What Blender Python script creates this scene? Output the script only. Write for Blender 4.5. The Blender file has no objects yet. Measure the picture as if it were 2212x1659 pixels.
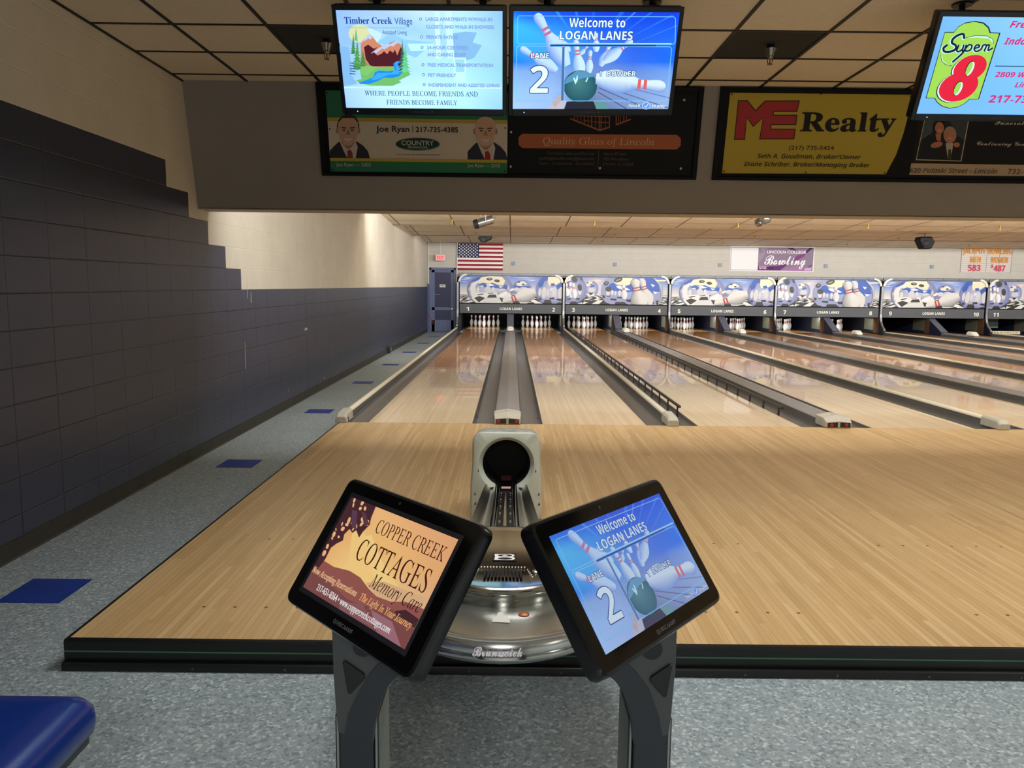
import bpy, bmesh, math, random
from mathutils import Vector, Matrix

S = bpy.context.scene
COL = S.collection
random.seed(7)
R = math.radians

# ------------------------------------------------------------------ camera
F_PX, PITCH, YAW, ROLL, CAM_H = 1676.774, 0.12635, 0.00174, 0.01125, 1.40036
cam = bpy.data.cameras.new('camera')
cam.sensor_width = 36.0
cam.lens = F_PX / 2212.0 * 36.0
cam.clip_start, cam.clip_end = 0.05, 200
cam_o = bpy.data.objects.new('camera', cam)
COL.objects.link(cam_o)
_f = Vector((math.sin(YAW) * math.cos(PITCH), math.cos(YAW) * math.cos(PITCH), -math.sin(PITCH)))
_r = Vector((math.cos(YAW), -math.sin(YAW), 0))
_u = _r.cross(_f)
_r2 = math.cos(ROLL) * _r + math.sin(ROLL) * _u
_u2 = math.cos(ROLL) * _u - math.sin(ROLL) * _r
cam_o.matrix_world = Matrix(((_r2.x, _u2.x, -_f.x, 0), (_r2.y, _u2.y, -_f.y, 0), (_r2.z, _u2.z, -_f.z, CAM_H), (0, 0, 0, 1)))
S.camera = cam_o

# ------------------------------------------------------------------ world, exposure
S.view_settings.view_transform = 'Standard'
S.view_settings.look = 'None'
S.view_settings.gamma = 1.0
S.view_settings.use_curve_mapping = False
S.view_settings.exposure = 0.0
w = bpy.data.worlds.new('world')
S.world = w
w.use_nodes = True
w.node_tree.nodes['Background'].inputs[0].default_value = (0.9, 0.95, 1.0, 1)
w.node_tree.nodes['Background'].inputs[1].default_value = 0.01

# ------------------------------------------------------------------ layout numbers (metres; lane surface is z = 0)
X0, YF = -0.0287, 7.795            # middle of the first pair of lanes, foul line
LW, GAPA, GAPB = 1.0541, 0.7223, 0.5304
PP = 2 * LW + GAPA + GAPB          # pitch of a pair of lanes
XW, ZF = -2.7156, -0.1143          # left wall, tiled floor
YN, XL, XR = 2.902, -1.730, 19.5   # front and left edge of the wooden approach, right side of the room
ZC = 3.035                         # ceiling over the bowlers
YB = 25.10                         # back wall
YREAR = -6.5
NPAIR = 6
GW = 0.235                         # gutter width

# ------------------------------------------------------------------ lights of the room
def area(name, loc, size, power, rot, col=(1, 1, 1), spread=180):
    l = bpy.data.lights.new(name, 'AREA')
    l.shape = 'RECTANGLE'
    l.size, l.size_y = size
    l.energy, l.color = power, col
    l.spread = R(spread)
    o = bpy.data.objects.new(name, l)
    COL.objects.link(o)
    o.location = loc
    o.rotation_euler = rot
    return o
NEUT = (1.0, 0.985, 0.95)
XC, XS = (XW + XR) / 2 + .2, XR - XW - 1.0
TEETH = [10.75, 14.33, 17.93, 21.56]
# fluorescent strips hidden behind the bulkhead and behind the steps of the ceiling over the lanes
area('strip_light', (XC, 7.20, 2.48), (XS, 0.45), 500, (R(66), 0, 0), NEUT)
for ty, pw in zip(TEETH[1:], (760, 110, 150)):
    area('strip_light', (XC, ty + 0.06, 2.778), (XS, 0.06), pw, (R(92), 0, 0), NEUT)
# short strips over the pins, behind the masking units of the lanes in use
for k in range(4):
    area('pin_light', (X0 + k * PP, 25.08, 0.50), (2.9, 0.05), 30, (R(50), 0, 0), (1, 0.97, 0.93))
# recessed ceiling lamps over the seats and the near end of the approach
for lx in (0.2, 3.5, 6.8, 10.1, 13.4, 16.7):
    area('ceiling_lamp', (lx, 3.5, ZC - 0.01), (1.2, 0.6), 43, (0, 0, 0), (1.0, 0.975, 0.93), 142)
for lx in (0.2, 6.8, 13.4):
    area('ceiling_lamp', (lx, -2.8, ZC - 0.01), (1.2, 0.6), 215, (0, 0, 0), (1.0, 0.975, 0.93), 150)
# ------------------------------------------------------------------ helpers
def lin(c):
    c = c / 255.0
    return c / 12.92 if c <= 0.04045 else ((c + 0.055) / 1.055) ** 2.4
def L(c):
    return (lin(c[0]), lin(c[1]), lin(c[2]), 1.0)

def new_mat(name):
    m = bpy.data.materials.new(name)
    m.use_nodes = True
    nt = m.node_tree
    return m, nt, nt.nodes['Principled BSDF']
def mat(name, c, rough=0.5, metal=0.0, emit=None, es=1.0, spec=0.5, coat=0.0, noise=0.0, nscale=8.0, bump=0.0, bscale=60.0):
    m, nt, b = new_mat(name)
    b.inputs['Base Color'].default_value = L(c)
    b.inputs['Roughness'].default_value = rough
    b.inputs['Metallic'].default_value = metal
    b.inputs['Specular IOR Level'].default_value = spec
    b.inputs['Coat Weight'].default_value = coat
    if emit:
        b.inputs['Emission Color'].default_value = L(emit)
        b.inputs['Emission Strength'].default_value = es
    if noise:
        N = Nodes(nt)
        t = N.noise(N.obj(), nscale, 4)
        f = N.maprange(t, 0.3, 0.7, 1 - noise, 1 + noise)
        nt.links.new(N.scale(L(c), f), b.inputs['Base Color'])
    if bump:
        N = Nodes(nt)
        t = N.noise(N.obj(), bscale, 3)
        nt.links.new(N.bump(t, bump, 0.002), b.inputs['Normal'])
    return m

class Nodes:
    """A few short names for shader nodes."""
    def __init__(s, nt):
        s.nt = nt
    def n(s, t, **k):
        x = s.nt.nodes.new(t)
        for a, v in k.items():
            setattr(x, a, v)
        return x
    def put(s, sock, v):
        if isinstance(v, bpy.types.NodeSocket):
            s.nt.links.new(v, sock)
        else:
            sock.default_value = v
    def m(s, op, a, b=0.0, c=0.0):
        x = s.n('ShaderNodeMath', operation=op)
        s.put(x.inputs[0], a); s.put(x.inputs[1], b); s.put(x.inputs[2], c)
        return x.outputs[0]
    def pos(s):
        g = s.n('ShaderNodeNewGeometry')
        x = s.n('ShaderNodeSeparateXYZ')
        s.nt.links.new(g.outputs['Position'], x.inputs[0])
        return x.outputs[0], x.outputs[1], x.outputs[2]
    def obj(s):
        return s.n('ShaderNodeTexCoord').outputs['Object']
    def xyz(s, x, y, z):
        c = s.n('ShaderNodeCombineXYZ')
        s.put(c.inputs[0], x); s.put(c.inputs[1], y); s.put(c.inputs[2], z)
        return c.outputs[0]
    def noise(s, vec, scale, detail=2, rough=0.5):
        t = s.n('ShaderNodeTexNoise')
        if vec is not None:
            s.nt.links.new(vec, t.inputs['Vector'])
        t.inputs['Scale'].default_value = scale
        t.inputs['Detail'].default_value = detail
        t.inputs['Roughness'].default_value = rough
        return t.outputs['Fac']
    def white(s, vec):
        t = s.n('ShaderNodeTexWhiteNoise', noise_dimensions='3D')
        s.nt.links.new(vec, t.inputs['Vector'])
        return t.outputs['Value']
    def maprange(s, v, a, b, c, d, smooth=False):
        x = s.n('ShaderNodeMapRange')
        if smooth:
            x.interpolation_type = 'SMOOTHSTEP'
        s.put(x.inputs['Value'], v)
        for i, q in zip((1, 2, 3, 4), (a, b, c, d)):
            s.put(x.inputs[i], q)
        return x.outputs[0]
    def mix(s, f, a, b, blend='MIX'):
        x = s.n('ShaderNodeMix', data_type='RGBA', blend_type=blend)
        s.put(x.inputs[0], f); s.put(x.inputs[6], a); s.put(x.inputs[7], b)
        return x.outputs[2]
    def scale(s, col, f):
        x = s.n('ShaderNodeVectorMath', operation='SCALE')
        s.put(x.inputs[0], col[:3] if isinstance(col, tuple) else col)
        s.put(x.inputs[3], f)
        return x.outputs[0]
    def ramp(s, f, stops):
        x = s.n('ShaderNodeValToRGB')
        e = x.color_ramp.elements
        while len(e) < len(stops):
            e.new(0.5)
        for q, (p, c) in zip(e, stops):
            q.position = p; q.color = L(c)
        s.put(x.inputs[0], f)
        return x.outputs[0]
    def bump(s, h, strength, dist):
        x = s.n('ShaderNodeBump')
        x.inputs['Strength'].default_value = strength
        x.inputs['Distance'].default_value = dist
        s.put(x.inputs['Height'], h)
        return x.outputs[0]

def block_mat(name, c, joint, rough, noise=0.12, spec=0.5):
    m, nt, b = new_mat(name)
    N = Nodes(nt)
    x, y, z = N.pos()
    def dist(v, o, p):
        f = N.m('FRACT', N.m('ADD', N.m('DIVIDE', N.m('SUBTRACT', v, o), p), 0.5))
        return N.m('MULTIPLY', N.m('ABSOLUTE', N.m('SUBTRACT', f, 0.5)), p)
    wob = N.m('MULTIPLY', N.m('SUBTRACT', N.noise(N.xyz(0, y, z), 9, 2), 0.5), 0.006)
    d = N.m('MINIMUM', N.m('ADD', dist(y, 7.86, 0.4064), wob), N.m('ADD', dist(z, 1.328, 0.2032), wob))
    k = N.maprange(d, 0.001, 0.006, 0, 1, True)
    t = N.noise(N.xyz(0, y, z), 2.3, 5, 0.6)
    base = N.scale(L(c), N.maprange(t, 0.3, 0.7, 1 - noise, 1 + noise))
    nt.links.new(N.mix(k, L(joint), base), b.inputs['Base Color'])
    h = N.m('ADD', N.m('MULTIPLY', k, 1.0), N.m('MULTIPLY', N.noise(N.xyz(0, y, z), 55, 4, 0.7), 0.28))
    nt.links.new(N.bump(h, 0.55, 0.004), b.inputs['Normal'])
    b.inputs['Roughness'].default_value = rough
    b.inputs['Specular IOR Level'].default_value = spec
    return m

def board_mat(name, bw, bl, cols, seam, rough, coat=0.0, split=None, cols2=None, grain=0.10):
    m, nt, b = new_mat(name)
    N = Nodes(nt)
    x, y, z = N.pos()
    sx = N.m('DIVIDE', x, bw)
    i = N.m('FLOOR', sx)
    r = N.white(N.xyz(i, 3.7, 1.1))
    sy = N.m('ADD', N.m('DIVIDE', y, bl), N.m('MULTIPLY', r, 17.3))
    j = N.m('FLOOR', sy)
    rnd = N.white(N.xyz(i, j, 5.5))
    g = N.noise(N.xyz(N.m('MULTIPLY', x, 90.0), N.m('MULTIPLY', y, 2.5), i), 1.0, 3, 0.6)
    col = N.ramp(rnd, cols)
    if split:
        odd = N.m('MODULO', N.m('ABSOLUTE', i), 2.0)
        lim = N.m('ADD', N.m('MULTIPLY', odd, 0.32), split)
        far = N.m('GREATER_THAN', y, lim)
        col = N.mix(far, col, N.ramp(rnd, cols2))
    col = N.scale(col, N.maprange(g, 0.3, 0.7, 1 - grain, 1 + grain))
    big = N.noise(N.xyz(x, y, 0), 0.7, 3)
    col = N.scale(col, N.maprange(big, 0.3, 0.7, 0.93, 1.06))
    fx = N.m('ABSOLUTE', N.m('SUBTRACT', N.m('FRACT', sx), 0.5))
    fy = N.m('ABSOLUTE', N.m('SUBTRACT', N.m('FRACT', sy), 0.5))
    k = N.m('MAXIMUM', N.m('MULTIPLY', N.m('GREATER_THAN', fx, 0.5 - 0.0008 / bw), 0.62), N.m('MULTIPLY', N.m('GREATER_THAN', fy, 0.5 - 0.0012 / bl), 0.4))
    nt.links.new(N.mix(k, col, L(seam)), b.inputs['Base Color'])
    b.inputs['Roughness'].default_value = rough
    b.inputs['Specular IOR Level'].default_value = 0.3
    b.inputs['Coat Weight'].default_value = coat
    b.inputs['Coat Roughness'].default_value = 0.03
    return m

def speckle_mat(name, base, dark, light, rough):
    m, nt, b = new_mat(name)
    N = Nodes(nt)
    x, y, z = N.pos()
    v = N.xyz(x, y, 0)
    vo = nt.nodes.new('ShaderNodeTexVoronoi')
    vo.inputs['Scale'].default_value = 95
    warp = N.noise(v, 40, 2)
    nt.links.new(N.xyz(N.m('ADD', x, N.m('MULTIPLY', warp, 0.012)), N.m('ADD', y, N.m('MULTIPLY', warp, 0.009)), 0), vo.inputs['Vector'])
    sp = nt.nodes.new('ShaderNodeSeparateColor')
    nt.links.new(vo.outputs['Color'], sp.inputs[0])
    a = N.m('ADD', N.m('MULTIPLY', sp.outputs[0], 0.55), N.m('MULTIPLY', N.noise(v, 48, 3, 0.6), 0.45))
    c = N.noise(N.xyz(N.m('MULTIPLY', x, 1.7), y, 3.0), 120, 2, 0.6)
    col = N.ramp(a, [(0.24, dark), (0.42, base), (0.62, base), (0.78, light)])
    col = N.mix(N.m('MULTIPLY', N.m('GREATER_THAN', c, 0.70), 0.55), col, L(light))
    col = N.mix(N.m('MULTIPLY', N.m('LESS_THAN', c, 0.30), 0.7), col, L(tuple(int(q * 0.55) for q in dark)))
    big = N.noise(v, 0.9, 4)
    col = N.scale(col, N.maprange(big, 0.3, 0.7, 0.92, 1.06))
    nt.links.new(col, b.inputs['Base Color'])
    b.inputs['Roughness'].default_value = rough
    nt.links.new(N.bump(a, 0.05, 0.001), b.inputs['Normal'])
    return m

def attr_mat(name, emit=0.0, rough=0.5, spec=0.5, coat=0.0):
    m, nt, b = new_mat(name)
    a = nt.nodes.new('ShaderNodeVertexColor')
    a.layer_name = 'Col'
    if emit:
        b.inputs['Base Color'].default_value = (0.004, 0.004, 0.004, 1)
        nt.links.new(a.outputs[0], b.inputs['Emission Color'])
        b.inputs['Emission Strength'].default_value = emit
    else:
        nt.links.new(a.outputs[0], b.inputs['Base Color'])
    b.inputs['Roughness'].default_value = rough
    b.inputs['Specular IOR Level'].default_value = spec
    b.inputs['Coat Weight'].default_value = coat
    return m

def wmat(o):
    m = o.matrix_basis.copy()
    while o.parent:
        o = o.parent
        m = o.matrix_basis @ m
    return m

def tag(o, label=None, cat=None, group=None, kind=None):
    if label: o['label'] = label
    if cat: o['category'] = cat
    if group: o['group'] = group
    if kind: o['kind'] = kind
    return o

def empty(name, loc=(0, 0, 0), m=None):
    o = bpy.data.objects.new(name, None)
    o.empty_display_size = 0.05
    COL.objects.link(o)
    if m is not None:
        o.matrix_basis = m
    else:
        o.location = loc
        o.matrix_basis = Matrix.Translation(loc)
    return o

def children(o):
    return [c for c in bpy.data.objects if c.parent == o]

def copy_tree(o, parent=None):
    c = o.copy()
    COL.objects.link(c)
    c.parent = parent
    for ch in children(o):
        copy_tree(ch, c)
    return c

class MB:
    """Collects shapes and links them as one mesh object."""
    def __init__(s):
        s.v, s.f, s.mi = [], [], []
    def add(s, verts, faces, mi=0):
        n = len(s.v)
        s.v += [Vector(q) for q in verts]
        for q in faces:
            s.f.append([n + i for i in q]); s.mi.append(mi)
        return s
    def box(s, x0, x1, y0, y1, z0, z1, mi=0):
        return s.add([(x0, y0, z0), (x1, y0, z0), (x1, y1, z0), (x0, y1, z0), (x0, y0, z1), (x1, y0, z1), (x1, y1, z1), (x0, y1, z1)],
                     [(0, 3, 2, 1), (4, 5, 6, 7), (0, 1, 5, 4), (1, 2, 6, 5), (2, 3, 7, 6), (3, 0, 4, 7)], mi)
    def prism(s, pts, axis, a, b, mi=0, caps=True):
        n = len(pts)
        def p(q, t):
            return (t, q[0], q[1]) if axis == 'x' else ((q[0], t, q[1]) if axis == 'y' else (q[0], q[1], t))
        vs = [p(q, a) for q in pts] + [p(q, b) for q in pts]
        fs = [(i, (i + 1) % n, n + (i + 1) % n, n + i) for i in range(n)]
        if caps:
            fs += [tuple(range(n))[::-1], tuple(range(n, 2 * n))]
        return s.add(vs, fs, mi)
    def strip(s, pts, axis, a, b, mi=0):
        n = len(pts)
        def p(q, t):
            return (t, q[0], q[1]) if axis == 'x' else ((q[0], t, q[1]) if axis == 'y' else (q[0], q[1], t))
        vs = [p(q, a) for q in pts] + [p(q, b) for q in pts]
        return s.add(vs, [(i, i + 1, n + i + 1, n + i) for i in range(n - 1)], mi)
    def loft(s, rings, mi=0, closed=True, cap0=False, cap1=False):
        n = len(rings[0])
        vs = [q for r in rings for q in r]
        fs = []
        for k in range(len(rings) - 1):
            for i in range(n if closed else n - 1):
                j = (i + 1) % n
                fs.append((k * n + i, k * n + j, (k + 1) * n + j, (k + 1) * n + i))
        if cap0: fs.append(tuple(range(n))[::-1])
        if cap1: fs.append(tuple((len(rings) - 1) * n + i for i in range(n)))
        return s.add(vs, fs, mi)
    def lathe(s, prof, c=(0, 0, 0), n=20, mi=0, axis='z', cap=True):
        rings = []
        for r, h in prof:
            ring = []
            for i in range(n):
                a = 2 * math.pi * i / n
                u, v = r * math.cos(a), r * math.sin(a)
                ring.append((c[0] + u, c[1] + v, c[2] + h) if axis == 'z' else ((c[0] + u, c[1] + h, c[2] + v) if axis == 'y' else (c[0] + h, c[1] + u, c[2] + v)))
            rings.append(ring)
        return s.loft(rings, mi, True, cap, cap)
    def tube(s, path, r, n=8, mi=0, cap=True):
        rings = []
        P = [Vector(q) for q in path]
        for i, q in enumerate(P):
            d = (P[min(i + 1, len(P) - 1)] - P[max(i - 1, 0)]).normalized()
            up = Vector((0, 0, 1)) if abs(d.z) < 0.9 else Vector((1, 0, 0))
            a = d.cross(up).normalized(); b = a.cross(d)
            rr = r[i] if isinstance(r, (list, tuple)) else r
            rings.append([q + (a * math.cos(t) + b * math.sin(t)) * rr for t in [2 * math.pi * k / n for k in range(n)]])
        return s.loft(rings, mi, True, cap, cap)
    def build(s, name, mats, parent=None, space='world', bevel=0.0, seg=2, smooth=None, keep_origin=False):
        if not isinstance(mats, (list, tuple)): mats = [mats]
        vs = s.v
        loc = Vector((0, 0, 0))
        if parent is not None:
            if space == 'world':
                inv = wmat(parent).inverted()
                vs = [inv @ q for q in vs]
        elif not keep_origin:
            loc = Vector(((min(q.x for q in vs) + max(q.x for q in vs)) / 2, (min(q.y for q in vs) + max(q.y for q in vs)) / 2, min(q.z for q in vs)))
            vs = [q - loc for q in vs]
        me = bpy.data.meshes.new(name)
        me.from_pydata([tuple(q) for q in vs], [], s.f)
        for m in mats: me.materials.append(m)
        me.polygons.foreach_set('material_index', s.mi)
        bm = bmesh.new(); bm.from_mesh(me)
        bmesh.ops.recalc_face_normals(bm, faces=bm.faces)
        if bevel:
            bmesh.ops.remove_doubles(bm, verts=bm.verts, dist=1e-6)
            es = [e for e in bm.edges if len(e.link_faces) == 2 and e.calc_face_angle(0) > R(30)]
            bmesh.ops.bevel(bm, geom=es, offset=bevel, segments=seg, profile=0.5, affect='EDGES', clamp_overlap=True)
        bm.to_mesh(me); bm.free()
        if smooth:
            me.polygons.foreach_set('use_smooth', [True] * len(me.polygons))
            me.set_sharp_from_angle(angle=R(smooth))
        o = bpy.data.objects.new(name, me)
        COL.objects.link(o)
        o.matrix_basis = Matrix.Translation(loc)
        o.parent = parent
        return o

# ---- flat printed or lit artwork: polygons and lettering in one mesh, coloured by an attribute
MATH = {'serif': (0x1d434, 0x1d44e, None), 'serifb': (0x1d400, 0x1d41a, 0x1d7ce), 'serifbi': (0x1d468, 0x1d482, None), 'script': (0x1d4d0, 0x1d4ea, None),
        'sansb': (0x1d5d4, 0x1d5ee, 0x1d7ec), 'sansbi': (0x1d63c, 0x1d656, 0x1d7ec), 'sansi': (0x1d608, 0x1d622, None)}
def styled(t, style):
    if style not in MATH: return t
    u, l, d = MATH[style]
    r = ''
    for ch in t:
        if style == 'serif' and ch == 'h': r += chr(0x210e)
        elif 'A' <= ch <= 'Z': r += chr(u + ord(ch) - 65)
        elif 'a' <= ch <= 'z': r += chr(l + ord(ch) - 97)
        elif '0' <= ch <= '9' and d: r += chr(d + ord(ch) - 48)
        else: r += ch
    return r
_glyphs = {}
def glyphs(t, style, bold):
    key = (t, style, bold)
    if key in _glyphs: return _glyphs[key]
    c = bpy.data.curves.new('lettering', 'FONT')
    c.body = styled(t, style)
    c.size = 1.0
    c.resolution_u = 3
    c.offset = bold
    o = bpy.data.objects.new('lettering', c)
    COL.objects.link(o)
    dg = bpy.context.evaluated_depsgraph_get()
    dg.update()
    me = o.evaluated_get(dg).to_mesh()
    vs = [(q.co.x, q.co.y) for q in me.vertices]
    fs = [tuple(p.vertices) for p in me.polygons]
    o.evaluated_get(dg).to_mesh_clear()
    bpy.data.objects.remove(o)
    bpy.data.curves.remove(c)
    _glyphs[key] = (vs, fs)
    return vs, fs

def homography(src, dst):
    A, B = [], []
    for (x, y), (u, v) in zip(src, dst):
        A.append([x, y, 1, 0, 0, 0, -u * x, -u * y]); B.append(u)
        A.append([0, 0, 0, x, y, 1, -v * x, -v * y]); B.append(v)
    n = 8
    for i in range(n):
        p = max(range(i, n), key=lambda k: abs(A[k][i]))
        A[i], A[p] = A[p], A[i]; B[i], B[p] = B[p], B[i]
        for k in range(i + 1, n):
            f = A[k][i] / A[i][i]
            for q in range(i, n): A[k][q] -= f * A[i][q]
            B[k] -= f * B[i]
    X = [0] * n
    for i in range(n - 1, -1, -1):
        X[i] = (B[i] - sum(A[i][q] * X[q] for q in range(i + 1, n))) / A[i][i]
    return X

class Canvas:
    """Artwork w x h millimetres; quad = the four corners in the units the drawing is given in."""
    def __init__(s, w, h, quad=None, eps=0.00012):
        s.w, s.h, s.eps, s.k = w, h, eps, 0
        s.H = homography(quad, [(0, 0), (w, 0), (w, h), (0, h)]) if quad else None
        s.v, s.f, s.c = [], [], []
        s.ts, s.tint = 1.0, None
    def m(s, p):
        if not s.H: return p
        a = s.H; d = a[6] * p[0] + a[7] * p[1] + 1
        return ((a[0] * p[0] + a[1] * p[1] + a[2]) / d, (a[3] * p[0] + a[4] * p[1] + a[5]) / d)
    def emit(s, pts, faces, cols, layer=True):
        n = len(s.v)
        if s.tint:
            tc, tk = s.tint
            cols = [tuple(q * (1 - tk) + t * tk for q, t in zip(c, tc)) for c in cols]
        for (x, y), c in zip(pts, cols):
            s.v.append(((x - s.w / 2) / 1000, -s.k * s.eps, (s.h / 2 - y) / 1000)); s.c.append(L(c))
        s.f += [tuple(n + i for i in q) for q in faces]
        if layer: s.k += 1
    def clip(s, pts):
        for ax, lim, sg in ((0, 0, 1), (0, s.w, -1), (1, 0, 1), (1, s.h, -1)):
            out = []
            for i, p in enumerate(pts):
                q = pts[i - 1]
                dp, dq = sg * (p[ax] - lim), sg * (q[ax] - lim)
                if (dp >= 0) != (dq >= 0):
                    t = dq / (dq - dp)
                    out.append((q[0] + (p[0] - q[0]) * t, q[1] + (p[1] - q[1]) * t))
                if dp >= 0: out.append(p)
            pts = out
            if len(pts) < 3: return []
        return pts
    def poly(s, pts, c, layer=True):
        q = s.clip([s.m(p) for p in pts])
        if q: s.emit(q, [tuple(range(len(q)))], [c] * len(q), layer)
        return s
    def rect(s, x0, y0, x1, y1, c): return s.poly([(x0, y0), (x1, y0), (x1, y1), (x0, y1)], c)
    def full(s, c):
        s.emit([(0, 0), (s.w, 0), (s.w, s.h), (0, s.h)], [(0, 1, 2, 3)], [c] * 4); return s
    def grid(s, rows, ys=None, xs=None):
        """smooth colour field over the whole sheet: rows of colours"""
        nr, nc = len(rows), len(rows[0])
        ys = ys or [i / (nr - 1) for i in range(nr)]
        xs = xs or [i / (nc - 1) for i in range(nc)]
        pts = [(x * s.w, y * s.h) for y in ys for x in xs]
        s.emit(pts, [(i * nc + j, i * nc + j + 1, (i + 1) * nc + j + 1, (i + 1) * nc + j) for i in range(nr - 1) for j in range(nc - 1)], [c for r in rows for c in r])
        return s
    def ell(s, c, rx, ry, col, rot=0, n=28, a0=0, a1=360):
        t = R(rot)
        pts = []
        for i in range(n + (a1 - a0 < 360)):
            a = R(a0 + (a1 - a0) * i / n)
            x, y = rx * math.cos(a), ry * math.sin(a)
            pts.append((c[0] + x * math.cos(t) - y * math.sin(t), c[1] + x * math.sin(t) + y * math.cos(t)))
        return s.poly(pts, col)
    def line(s, pts, wd, c):
        for i in range(len(pts) - 1):
            a, b = pts[i], pts[i + 1]
            dx, dy = b[0] - a[0], b[1] - a[1]
            q = math.hypot(dx, dy) or 1
            nx, ny = -dy / q * wd / 2, dx / q * wd / 2
            s.poly([(a[0] + nx, a[1] + ny), (b[0] + nx, b[1] + ny), (b[0] - nx, b[1] - ny), (a[0] - nx, a[1] - ny)], c, i == len(pts) - 2)
        return s
    def disc(s, c, r, rim, mid, off=(0, 0), ry=None, n=32):
        """round shape fading from rim to a point"""
        ry = ry or r
        pts = [s.m((c[0] + off[0], c[1] + off[1]))] + [s.m((c[0] + r * math.cos(2 * math.pi * i / n), c[1] + ry * math.sin(2 * math.pi * i / n))) for i in range(n)]
        pts = [(min(max(x, 0), s.w), min(max(y, 0), s.h)) for x, y in pts]
        s.emit(pts, [(0, 1 + i, 1 + (i + 1) % n) for i in range(n)], [mid] + [rim] * n)
        return s
    def pin(s, base, head, fat=1.0, lo=(150, 155, 175), hi=(238, 240, 245), red=(190, 70, 85), side=1):
        """bowling pin drawn between its base and the top of its head"""
        dx, dy = head[0] - base[0], head[1] - base[1]
        h = math.hypot(dx, dy)
        nx, ny = -dy / h, dx / h
        pr = [(q / 15.0, wd / 30.0 * fat) for q, wd in PIN]
        pts, cols, n = [], [], len(pr)
        for t, wd in pr:
            for k, c in ((-1, lo if side > 0 else hi), (0.15 * side, hi), (1, hi if side > 0 else lo)):
                pts.append(s.m((base[0] + dx * t + nx * wd * h * k, base[1] + dy * t + ny * wd * h * k))); cols.append(c)
        pts = [(min(max(x, 0), s.w), min(max(y, 0), s.h)) for x, y in pts]
        s.emit(pts, [(3 * i + j, 3 * i + j + 1, 3 * i + j + 4, 3 * i + j + 3) for i in range(n - 1) for j in (0, 1)], cols)
        for a, b in ((0.60, 0.645), (0.685, 0.73)):
            wa = 0.066 * fat
            s.poly([(base[0] + dx * t + nx * wa * h * k, base[1] + dy * t + ny * wa * h * k) for t, k in ((a, -1), (a, 1), (b, 1), (b, -1))], red)
        return s
    def text(s, t, p0, p1, h, c, style='sansb', bold=0.0, shear=0.0, edge=None, flat=True, cap=0.71, ew=0.03):
        """lettering standing on the line p0-p1 and filling it, capitals h mm high"""
        a, b = s.m(p0), s.m(p1)
        if flat:
            yy = (a[1] + b[1]) / 2
            a, b = (a[0], yy), (b[0], yy)
        vs, fs = glyphs(t, style, 0.0)
        if not vs: return s
        x0, x1 = min(q[0] for q in vs), max(q[0] for q in vs)
        wd = math.hypot(b[0] - a[0], b[1] - a[1])
        ex, ey = (b[0] - a[0]) / wd, (b[1] - a[1]) / wd
        sx, sy = wd / (x1 - x0), h * s.ts / cap
        def place(v):
            return [(a[0] + ex * ((x - x0) * sx + shear * y * sy) + ey * y * sy, a[1] + ey * ((x - x0) * sx + shear * y * sy) - ex * y * sy) for x, y in v]
        P = place(vs)
        def spread(d, c):          # heavier strokes: the same letters set down in a small ring
            for k in range(8):
                dx, dy = d * math.cos(math.pi * k / 4), d * math.sin(math.pi * k / 4)
                s.emit([(x + dx, y + dy) for x, y in P], fs, [c] * len(P), True)
            s.emit(P, fs, [c] * len(P))
        bd = max(bold, 0) * sy * .8
        if edge: spread(bd + ew * sy, edge)
        if bd > 0: spread(bd, c)
        else: s.emit(P, fs, [c] * len(P))
        return s
    def stroke(s, pts, wd, c, n=7):
        """a smooth round-ended brush stroke through the points"""
        P = [pts[0]] + list(pts) + [pts[-1]]
        q = []
        for i in range(1, len(P) - 2):
            a, b, d, e = P[i - 1], P[i], P[i + 1], P[i + 2]
            for k in range(n):
                t = k / n
                q.append(tuple(.5 * (2 * b[m] + (d[m] - a[m]) * t + (2 * a[m] - 5 * b[m] + 4 * d[m] - e[m]) * t * t + (3 * b[m] - a[m] - 3 * d[m] + e[m]) * t ** 3) for m in (0, 1)))
        q.append(pts[-1])
        for p in q:
            s.poly([(p[0] + wd / 2 * math.cos(math.pi * k / 6), p[1] + wd / 2 * math.sin(math.pi * k / 6)) for k in range(12)], c, False)
        return s.line(q, wd, c)
    def build(s, name, m, parent=None, mtx=None):
        me = bpy.data.meshes.new(name)
        me.from_pydata(s.v, [], s.f)
        me.materials.append(m)
        at = me.color_attributes.new('Col', 'FLOAT_COLOR', 'POINT')
        at.data.foreach_set('color', [q for c in s.c for q in c])
        o = bpy.data.objects.new(name, me)
        COL.objects.link(o)
        o.matrix_basis = mtx if mtx is not None else Matrix()
        o.parent = parent
        return o
def plane_at(x, y, z):
    return Matrix.Translation((x, y, z))
# height and diameter of a regulation pin in inches
PIN = [(0, 2.03), (0.2, 2.25), (0.75, 2.83), (2.25, 3.91), (3.375, 4.51), (4.5, 4.766), (5.875, 4.56), (7.25, 3.70), (8.625, 2.47), (9.375, 1.965), (10, 1.80), (10.875, 1.87), (11.75, 2.09), (12.625, 2.41), (13.5, 2.547), (14.2, 2.3), (14.65, 1.8), (14.9, 1.1), (15, 0.25)]
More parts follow.
